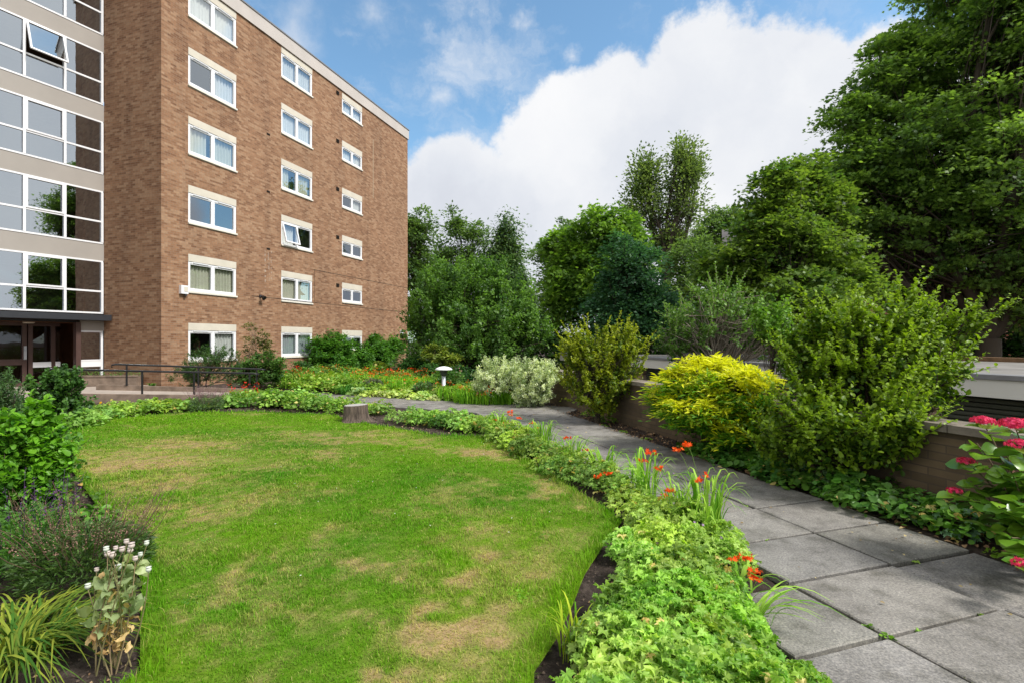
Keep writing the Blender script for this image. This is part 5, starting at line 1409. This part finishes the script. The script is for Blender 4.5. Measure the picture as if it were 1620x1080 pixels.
mounds('ivy_cover', 'darker glossy leafed mound right of the tree stump', strip(farp, .32, .32, .14), .07, 2400, (.05, .13, .025), (.3, .4, .1), PALM, p=1.1)
fl2 = [(*g(600, 655), .3, .22), (*g(545, 652), .4, .32), (*g(490, 647), .42, .36), (*g(440, 643), .42, .36), (*g(395, 642), .4, .3), (*g(345, 645), .4, .22), (*g(290, 648), .45, .25), (*g(230, 652), .45, .26), (*g(170, 660), .5, .28), (*g(130, 668), .5, .28), (*g(100, 680), .4, .25)]
mounds('border_cover', 'light green border plants along the far edge of the lawn', strip(fl2, .4, .3, .17), .075, 1900, (.06, .14, .02), (.3, .42, .1), OVATE, p=.9)
lb_ = [(*g(112, 775), .2, .14), (*g(125, 800), .2, .14), (*g(100, 745), .22, .16), (*g(150, 830), .2, .12), (*g(85, 725), .3, .16), (*g(70, 760), .35, .2), (*g(110, 840), .3, .2), (*g(60, 690), .4, .3), (*g(95, 705), .3, .2), (*g(20, 740), .45, .3), (*g(60, 790), .3, .25), (*g(30, 850), .4, .25), (*g(80, 850), .3, .2), (*g(0, 900), .4, .25), (*g(-80, 800), .5, .4), (*g(-60, 700), .6, .4), (*g(20, 668), .6, .4), (*g(-60, 655), .7, .4)]
mounds('border_cover', 'dark mixed low plants in the left hand bed', lb_, .06, 1700, (.025, .07, .015), (.12, .24, .04), OVATE, p=1.2)
# island beds beyond the path
isl = [(*at(470, 17.5), .7, .4), (*at(505, 17.6), .7, .4), (*at(540, 17.2), .7, .4), (*at(575, 16.6), .7, .4), (*at(610, 16), .7, .35), (*at(650, 15.4), .7, .35), (*at(690, 14.9), .7, .3), (*at(735, 14.2), .6, .3), (*at(780, 13.6), .6, .3)]
mounds('island_cover', 'lime green planting of the island beds beyond the path', strip(isl, .6, .35, .22, jit=.7), .09, 1500, (.07, .16, .02), (.26, .34, .05), OVATE, p=1.0)
isl2 = [(*at(430, 18.5), .9, .45), (*at(490, 19.5), .9, .5), (*at(560, 19.6), .9, .5), (*at(620, 18.6), .9, .45), (*at(680, 17), .8, .45), (*at(740, 15.6), .7, .35)]
mounds('island_cover', 'mid green planting at the back of the island beds by the block', strip(isl2, .8, .45, .3, jit=.8), .1, 900, (.04, .1, .02), (.16, .28, .04), OVATE, p=1.0)
# variegated hosta-like edge, in front of the island bed
hs = [(*at(568, 15.0), .35, .25), (*at(590, 14.8), .35, .25), (*at(635, 14.3), .35, .22), (*at(700, 13.7), .3, .2)]
mounds('hosta_edge', 'pale yellow edged hostas at the front of the island bed', strip(hs, .32, .24, .3, jit=.2), .11, 1100, (.12, .2, .05), (.42, .44, .18), OVATE, p=.8)
# grassy crocosmia drifts with orange flowers
def drift(label, spots, n_leaf, n_fl, name='crocosmia_drift', colr=ORG, H=.55):
    nb = NB(); fb_ = NB()
    for x, y, r in spots:
        n = n_leaf; a = rng.uniform(0, 6.28, n); rr = r * np.sqrt(rng.random(n))
        P = np.stack([x + rr * np.cos(a), y + rr * np.sin(a), np.zeros(n)], 1)
        nb.add(*blades(P, rng.uniform(0, 6.28, n), H * rng.uniform(.5, 1.1, n), .2 * rng.uniform(.3, 1.3, n), .022 * rng.uniform(.7, 1.3, n), mixc((.08, .2, .02), (.28, .42, .05), n), seg=4, tipz=.2))
        for _ in range(n_fl):
            aa = random.uniform(0, 6.28); q = r * math.sqrt(random.random()) * 1.1; hx = x + q * math.cos(aa); hy = y + q * math.sin(aa); hz = H * random.uniform(.6, 1.35)
            k = 8; Pq = np.array([hx, hy, hz]) + rng.normal(size=(k, 3)) * [.05, .05, .03]
            fb_.add(*leaves(Pq, rdir(k), unit(rdir(k) + UP), np.full(k, .04) * rng.uniform(.7, 1.4, k), PETAL6, mixc(colr, np.array(colr) * [.85, .5, .6], k)))
            nb.add(*tubes(np.array([[x, y, 0]]) * .3 + np.array([[hx, hy, 0]]) * .7, np.array([[hx, hy, hz]]), np.array([.005]), np.array([.003]), np.array([[.12, .2, .04]]), 4, 2))
    e = empty(name, (spots[0][0], spots[0][1], 0), label, 'plant')
    nb.build('leaves', M['grass'], e); o_ = fb_.build('flowers', M['petal'], e); o_['kind'] = 'stuff'
drift('orange crocosmia drift along the foot of the wall climber', [(*at(540, 18.6), .6), (*at(560, 18.2), .5), (*at(520, 18.8), .5)], 240, 9)
drift('orange crocosmia drift in the middle island bed', [(*at(588, 17.2), .55), (*at(600, 16.6), .5), (*at(575, 17), .4)], 260, 13)
drift('bright grassy crocosmia drift left of the garden lamp', [(*at(640, 16.4), .7), (*at(660, 16), .6), (*at(620, 16.8), .6), (*at(642, 15.4), .5)], 330, 11)
drift('sparse red flowers among leaves nearest the right end of the rails', [(*at(470, 18), .6), (*at(450, 18.4), .5), (*at(495, 18.2), .5)], 120, 9, colr=(.75, .06, .02))
drift('leafy crocosmia patch right of the garden lamp', [(*at(745, 13.3), .45), (*at(770, 13.1), .45), (*at(715, 13.9), .4), (*at(800, 13), .35)], 280, 6, H=.42)
drift('red and white flowering clump at the foot of the ramp', [(*at(380, 13.9), .3), (*at(398, 13.9), .3)], 120, 7, name='flowering_clump', colr=(.8, .05, .02), H=.35)
x, y = at(440, 13); e = clump('grass_clump', 'arching green daylily clump where the ramp meets the path', x, y, 150, .45, .4, .02, (.07, .18, .02), (.2, .34, .05), spread=.2, tip=.5)
flower_stems(e, x, y, [(*at(412, 13.2), zat(627, 13.2)), (*at(424, 13.1), zat(632, 13.1)), (*at(406, 13.3), zat(634, 13.3))], (.85, .82, .78), sz=.05, per=8, spread=.03)
x, y = at(547, 15.3); clump('grass_clump', 'dark strap leaved clump at the near tip of the island bed', x, y, 120, .42, .35, .025, (.04, .12, .03), (.12, .24, .06), spread=.18, tip=.5)
x, y = at(590, 15.9); spiky('sage_plant', 'grey purple sage in the island bed beside orange crocosmia', x, y, .34, .45, 30, (.05, .07, .05), (.12, .13, .09), (.16, .1, .12), 900, .25, .07, .5, .015)
x, y = at(672, 14.6); spiky('sage_plant', 'dusky green mound just left of the garden lamp post', x, y, .34, .45, 20, (.04, .08, .04), (.1, .16, .07), (.2, .12, .1), 900, .2, .07, .5, .015)
x, y = at(724, 14.9)
shrub('rose_bush', 'rose bush with pink blooms behind the garden lamp', 716, 15.2, [(716, 600, 20, 16), (700, 592, 12, 14)], 60, 26, .06, .13, (.03, .08, .02), (.1, .18, .04), tmpl=OVATE, petal=((.75, .35, .36), 5, .05, 'blooms'))
# yellow poppies and far border flowers
e = empty('yellow_poppy', (*g(150, 645), 0), 'two small yellow poppies in front of the ramp kerb', 'flower')
x, y = g(150, 650); flower_stems(e, x, y, [(*at(146, y), zat(634, y)), (*at(159, y), zat(636, y))], (.9, .75, .02), sz=.05, per=6, spread=.015)
e = empty('yellow_flower', (*g(625, 652), 0), 'yellow flowers lying over the path edge above the stump', 'flower')
x, y = g(625, 655); flower_stems(e, x, y, [(*at(594, y), zat(641, y)), (*at(599, y), zat(642, y))], (.9, .8, .03), sz=.04, per=6, spread=.015)
# pink specks in the geranium
pk = NB()
for u, v in [(1067, 747), (1095, 790), (1027, 815), (1125, 795), (1154, 862), (1175, 949), (967, 988), (1129, 793), (1040, 858), (1113, 830), (1099, 826)]:
    x, y = g(u, v + 40); y2 = y; P = np.array([[*at(u, y), zat(v, y)]]); P = np.repeat(P, 2, 0) + rng.normal(size=(2, 3)) * .004
    pk.add(*leaves(P, rdir(2), np.array([[0, -.6, .8]] * 2), np.array([.028, .024]), PETAL6, mixc((.5, .3, .6), (.65, .42, .7), 2)))
    pk.add(*tubes(np.array([[x, y, .05]]), P[:1], np.array([.0015]), np.array([.001]), np.array([[.15, .25, .06]]), 4, 2))
tag(pk.build('geranium_flowers', M['petal']), 'small mauve geranium flowers dotted over the near path bed', 'flowers', kind='stuff')
# right bed cover
rbp = [(*nt(4.85, 6.5), .2, .12), (*nt(4.78, 5.6), .26, .16), (*nt(4.8, 4.8), .3, .22), (*nt(4.8, 4.0), .32, .26), (*nt(4.82, 3.3), .32, .26), (*nt(4.85, 2.6), .28, .22)]
mounds('shade_fill_leaves', 'dark leafy mass added as shade between golden bush and olive shrub at the wall foot', [(*nt(4.95, t_), .24, .34) for t_ in (5.1, 5.5, 5.9, 6.3)], .07, 1500, (.025, .06, .015), (.1, .19, .03), LANCE, p=1.2)  # dark foliage added to stand for the shrubs' shadow over the wall
mounds('strawberry_cover', 'dark green rounded ground cover under the big olive shrub', strip(rbp, .28, .22, .12, jit=.35), .06, 2600, (.03, .09, .02), (.13, .26, .04), ROUND, p=1.2)
hp = [(*nt(4.75, 4.3), .2, .18), (*nt(4.7, 3.7), .2, .18), (*nt(4.75, 3.1), .22, .24), (*nt(4.8, 2.7), .2, .22)]
mounds('heuchera_cover', 'bluish and purple tinted leaves at the paving edge right side', strip(hp, .2, .2, .2, jit=.3), .07, 1500, (.06, .12, .07), (.2, .28, .17), PALM, p=1.0, deadf=.1)
mounds('heuchera_cover', 'dark purple leaved plants between the ground cover and the low wall', [(*nt(4.85, t_), .14, .2) for t_ in (2.9, 3.35, 4.2, 4.9)], .06, 1500, (.05, .02, .04), (.16, .09, .14), PALM, p=1.0)
mounds('border_cover', 'mixed herbs spread over the wide left bed away from the lawn', [(random.uniform(-8.5, -3.9), random.uniform(2.2, 8), random.uniform(.25, .5), random.uniform(.15, .35)) for _ in range(26) ] if False else LEFTBED, .06, 1300, (.03, .08, .015), (.14, .26, .04), OVATE)
mounds('weed_cover', 'tiny green weeds on the soil by the right edge of the paving', [(*nt(4.62, t_), .1, .04) for t_ in (1.2, 1.6, 2.0, 2.5, 7.2, 7.9, 8.6)] + [(*nt(4.9, 9), .2, .12), (*nt(4.9, 9.8), .2, .12)], .04, 2400, (.08, .18, .02), (.2, .34, .04), ROUND)
mounds('weed_cover', 'sprigs of weed growing in the paving joints', [(*nt(2.75, 1.98), .035, .03), (*nt(2.75, 2.08), .03, .03), (*nt(3.0, 1.98), .02, .015), (*nt(3.5, 1.98), .02, .015), (*nt(3.9, 2.6), .02, .015), (*nt(3.2, 3.25), .02, .012), (*nt(3.68, 4.0), .02, .012)], .02, 18000, (.12, .22, .03), (.28, .38, .06), ROUND)
# planter contents and entrance greenery
pp = tr(1, .2, 0)
mounds('planter_plants', 'leafy green plants filling the concrete planter trough', [(*tr(s, .2, 0)[:2], .2, .2) for s in np.arange(.15, 1.95, .28)], .07, 1500, (.05, .12, .03), (.16, .28, .06), LANCE, cat='plants')
for o in [o for o in bpy.data.objects if o.name == 'planter_plants']: o.location.z += .4
x, y = at(240, 16.2); clump('fern_tuft', 'little fern tuft on the paving beside the planter trough', x, y, 50, .22, .2, .03, (.05, .12, .03), (.12, .24, .05), z0=.1)

# debris on bare soil: crumbs, bark chips, fallen leaves
def debris():
    n = 60000; x = rng.uniform(-9, 5, n); y = .9 + 13 * rng.random(n) ** 2.2
    q = x * NV[0] + y * NV[1]
    ok = (q < 5.1) & ~inside(x, y, LP) & ((q < 2.08) | ((q < 2.7) & (y > 4)) | (q > 4.56) | ((y > 13))) & (np.abs(x) < y * 1.1 + .3)
    x = x[ok]; y = y[ok]; n = len(x)
    P = np.stack([x, y, -.005 + .03 * vnoise(x, y, 6, 1) + .02 * vnoise(x, y, 14, 2) - .012], 1)
    s = rng.uniform(.006, .022, n) * (1 + (y > 6))
    C = mixc((.03, .022, .017), (.13, .095, .07), n, 1.5)
    a = rng.random(n) < .07; C[a] = mixc((.25, .14, .07), (.4, .3, .18), a.sum())
    tet = T_([(-.5, 0, 0), (.5, .1, 0), (.1, .8, .05), (0, .35, .5)], [(0, 1, 3), (1, 2, 3), (2, 0, 3)])
    nb = NB(); nb.add(*leaves(P, unit(rng.normal(size=(n, 3)) * [1, 1, .1]), unit(UP + rng.normal(size=(n, 3)) * .3), s, tet, C))
    n2 = 900; t_ = rng.uniform(0, 12, n2); q = rng.uniform(4.5, 5.05, n2); P = np.outer(q, [*NV, 0]) + np.outer(t_, [*TV, 0]); P[:, 2] = .03
    nb.add(*leaves(P, rdir(n2) * [1, 1, .2], unit(UP + rng.normal(size=(n2, 3)) * .5), rng.uniform(.02, .06, n2), OVATE, mixc((.12, .06, .03), (.34, .22, .12), n2)))
    o = nb.build('soil_debris', M['stem']); tag(o, 'crumbs, bark chips and fallen leaves on the bare soil', 'soil debris', kind='stuff')
debris()
def path_litter():
    n = 260; t_ = rng.uniform(-.5, 11, n); q = np.where(rng.random(n) < .6, 4.5 - rng.random(n) ** 2 * .7, rng.uniform(2.2, 4.5, n))
    q = np.where((t_ > 2.4) & (q < 2.8), 4.3, q)
    P = np.outer(q, [*NV, 0]) + np.outer(t_, [*TV, 0]); P[:, 2] = .042
    nb = NB(); nb.add(*leaves(P, unit(rng.normal(size=(n, 3)) * [1, 1, .05]), unit(UP + rng.normal(size=(n, 3)) * .25), rng.uniform(.008, .032, n), OVATE, mixc((.1, .06, .03), (.42, .34, .16), n)))
    n = 1500; t_ = rng.uniform(-.5, 11, n); j = rng.integers(0, 3, n); q = np.array([2.75, 3.68, 4.52])[j] + rng.normal(size=n) * .022
    q = np.where((t_ > 2.4) & (q < 2.6), 3.68, q)
    P = np.outer(q, [*NV, 0]) + np.outer(t_, [*TV, 0]); P[:, 2] = .026
    nb.add(*leaves(P, unit(rng.normal(size=(n, 3))), rdir(n), rng.uniform(.004, .011, n), DIAMOND, mixc((.05, .04, .03), (.12, .16, .04), n)))
    tag(nb.build('path_litter', M['stem']), 'fallen leaf scraps, grit and moss lying along the paving joints', 'litter', kind='stuff')
path_litter()
mounds('lawn_weeds', 'small clover and plantain patches growing in the lawn', [(*g(u, v), random.uniform(.05, .14), .025) for u, v in [(545, 935), (520, 735), (600, 720), (430, 760), (330, 860), (700, 830), (640, 960), (480, 1010), (770, 790), (860, 850), (420, 700), (690, 1000), (360, 920), (580, 800), (820, 950), (300, 960)]], .018, 9000, (.05, .15, .02), (.16, .3, .04), ROUND)
# white daisies and specks on the lawn
n = 40; x = rng.uniform(-4, .5, n); y = rng.uniform(3, 8, n); ok = inside(x, y, LP); x = x[ok]; y = y[ok]
nb = NB(); P = np.stack([x, y, np.full(len(x), .06)], 1); nb.add(*leaves(P, rdir(len(x)) * [1, 1, 0], np.repeat(UP[None], len(x), 0), np.full(len(x), .02), PETAL6, np.full((len(x), 3), .8)))
tag(nb.build('lawn_daisies', M['petal']), 'tiny white daisies scattered in the grass', 'daisies', kind='stuff')
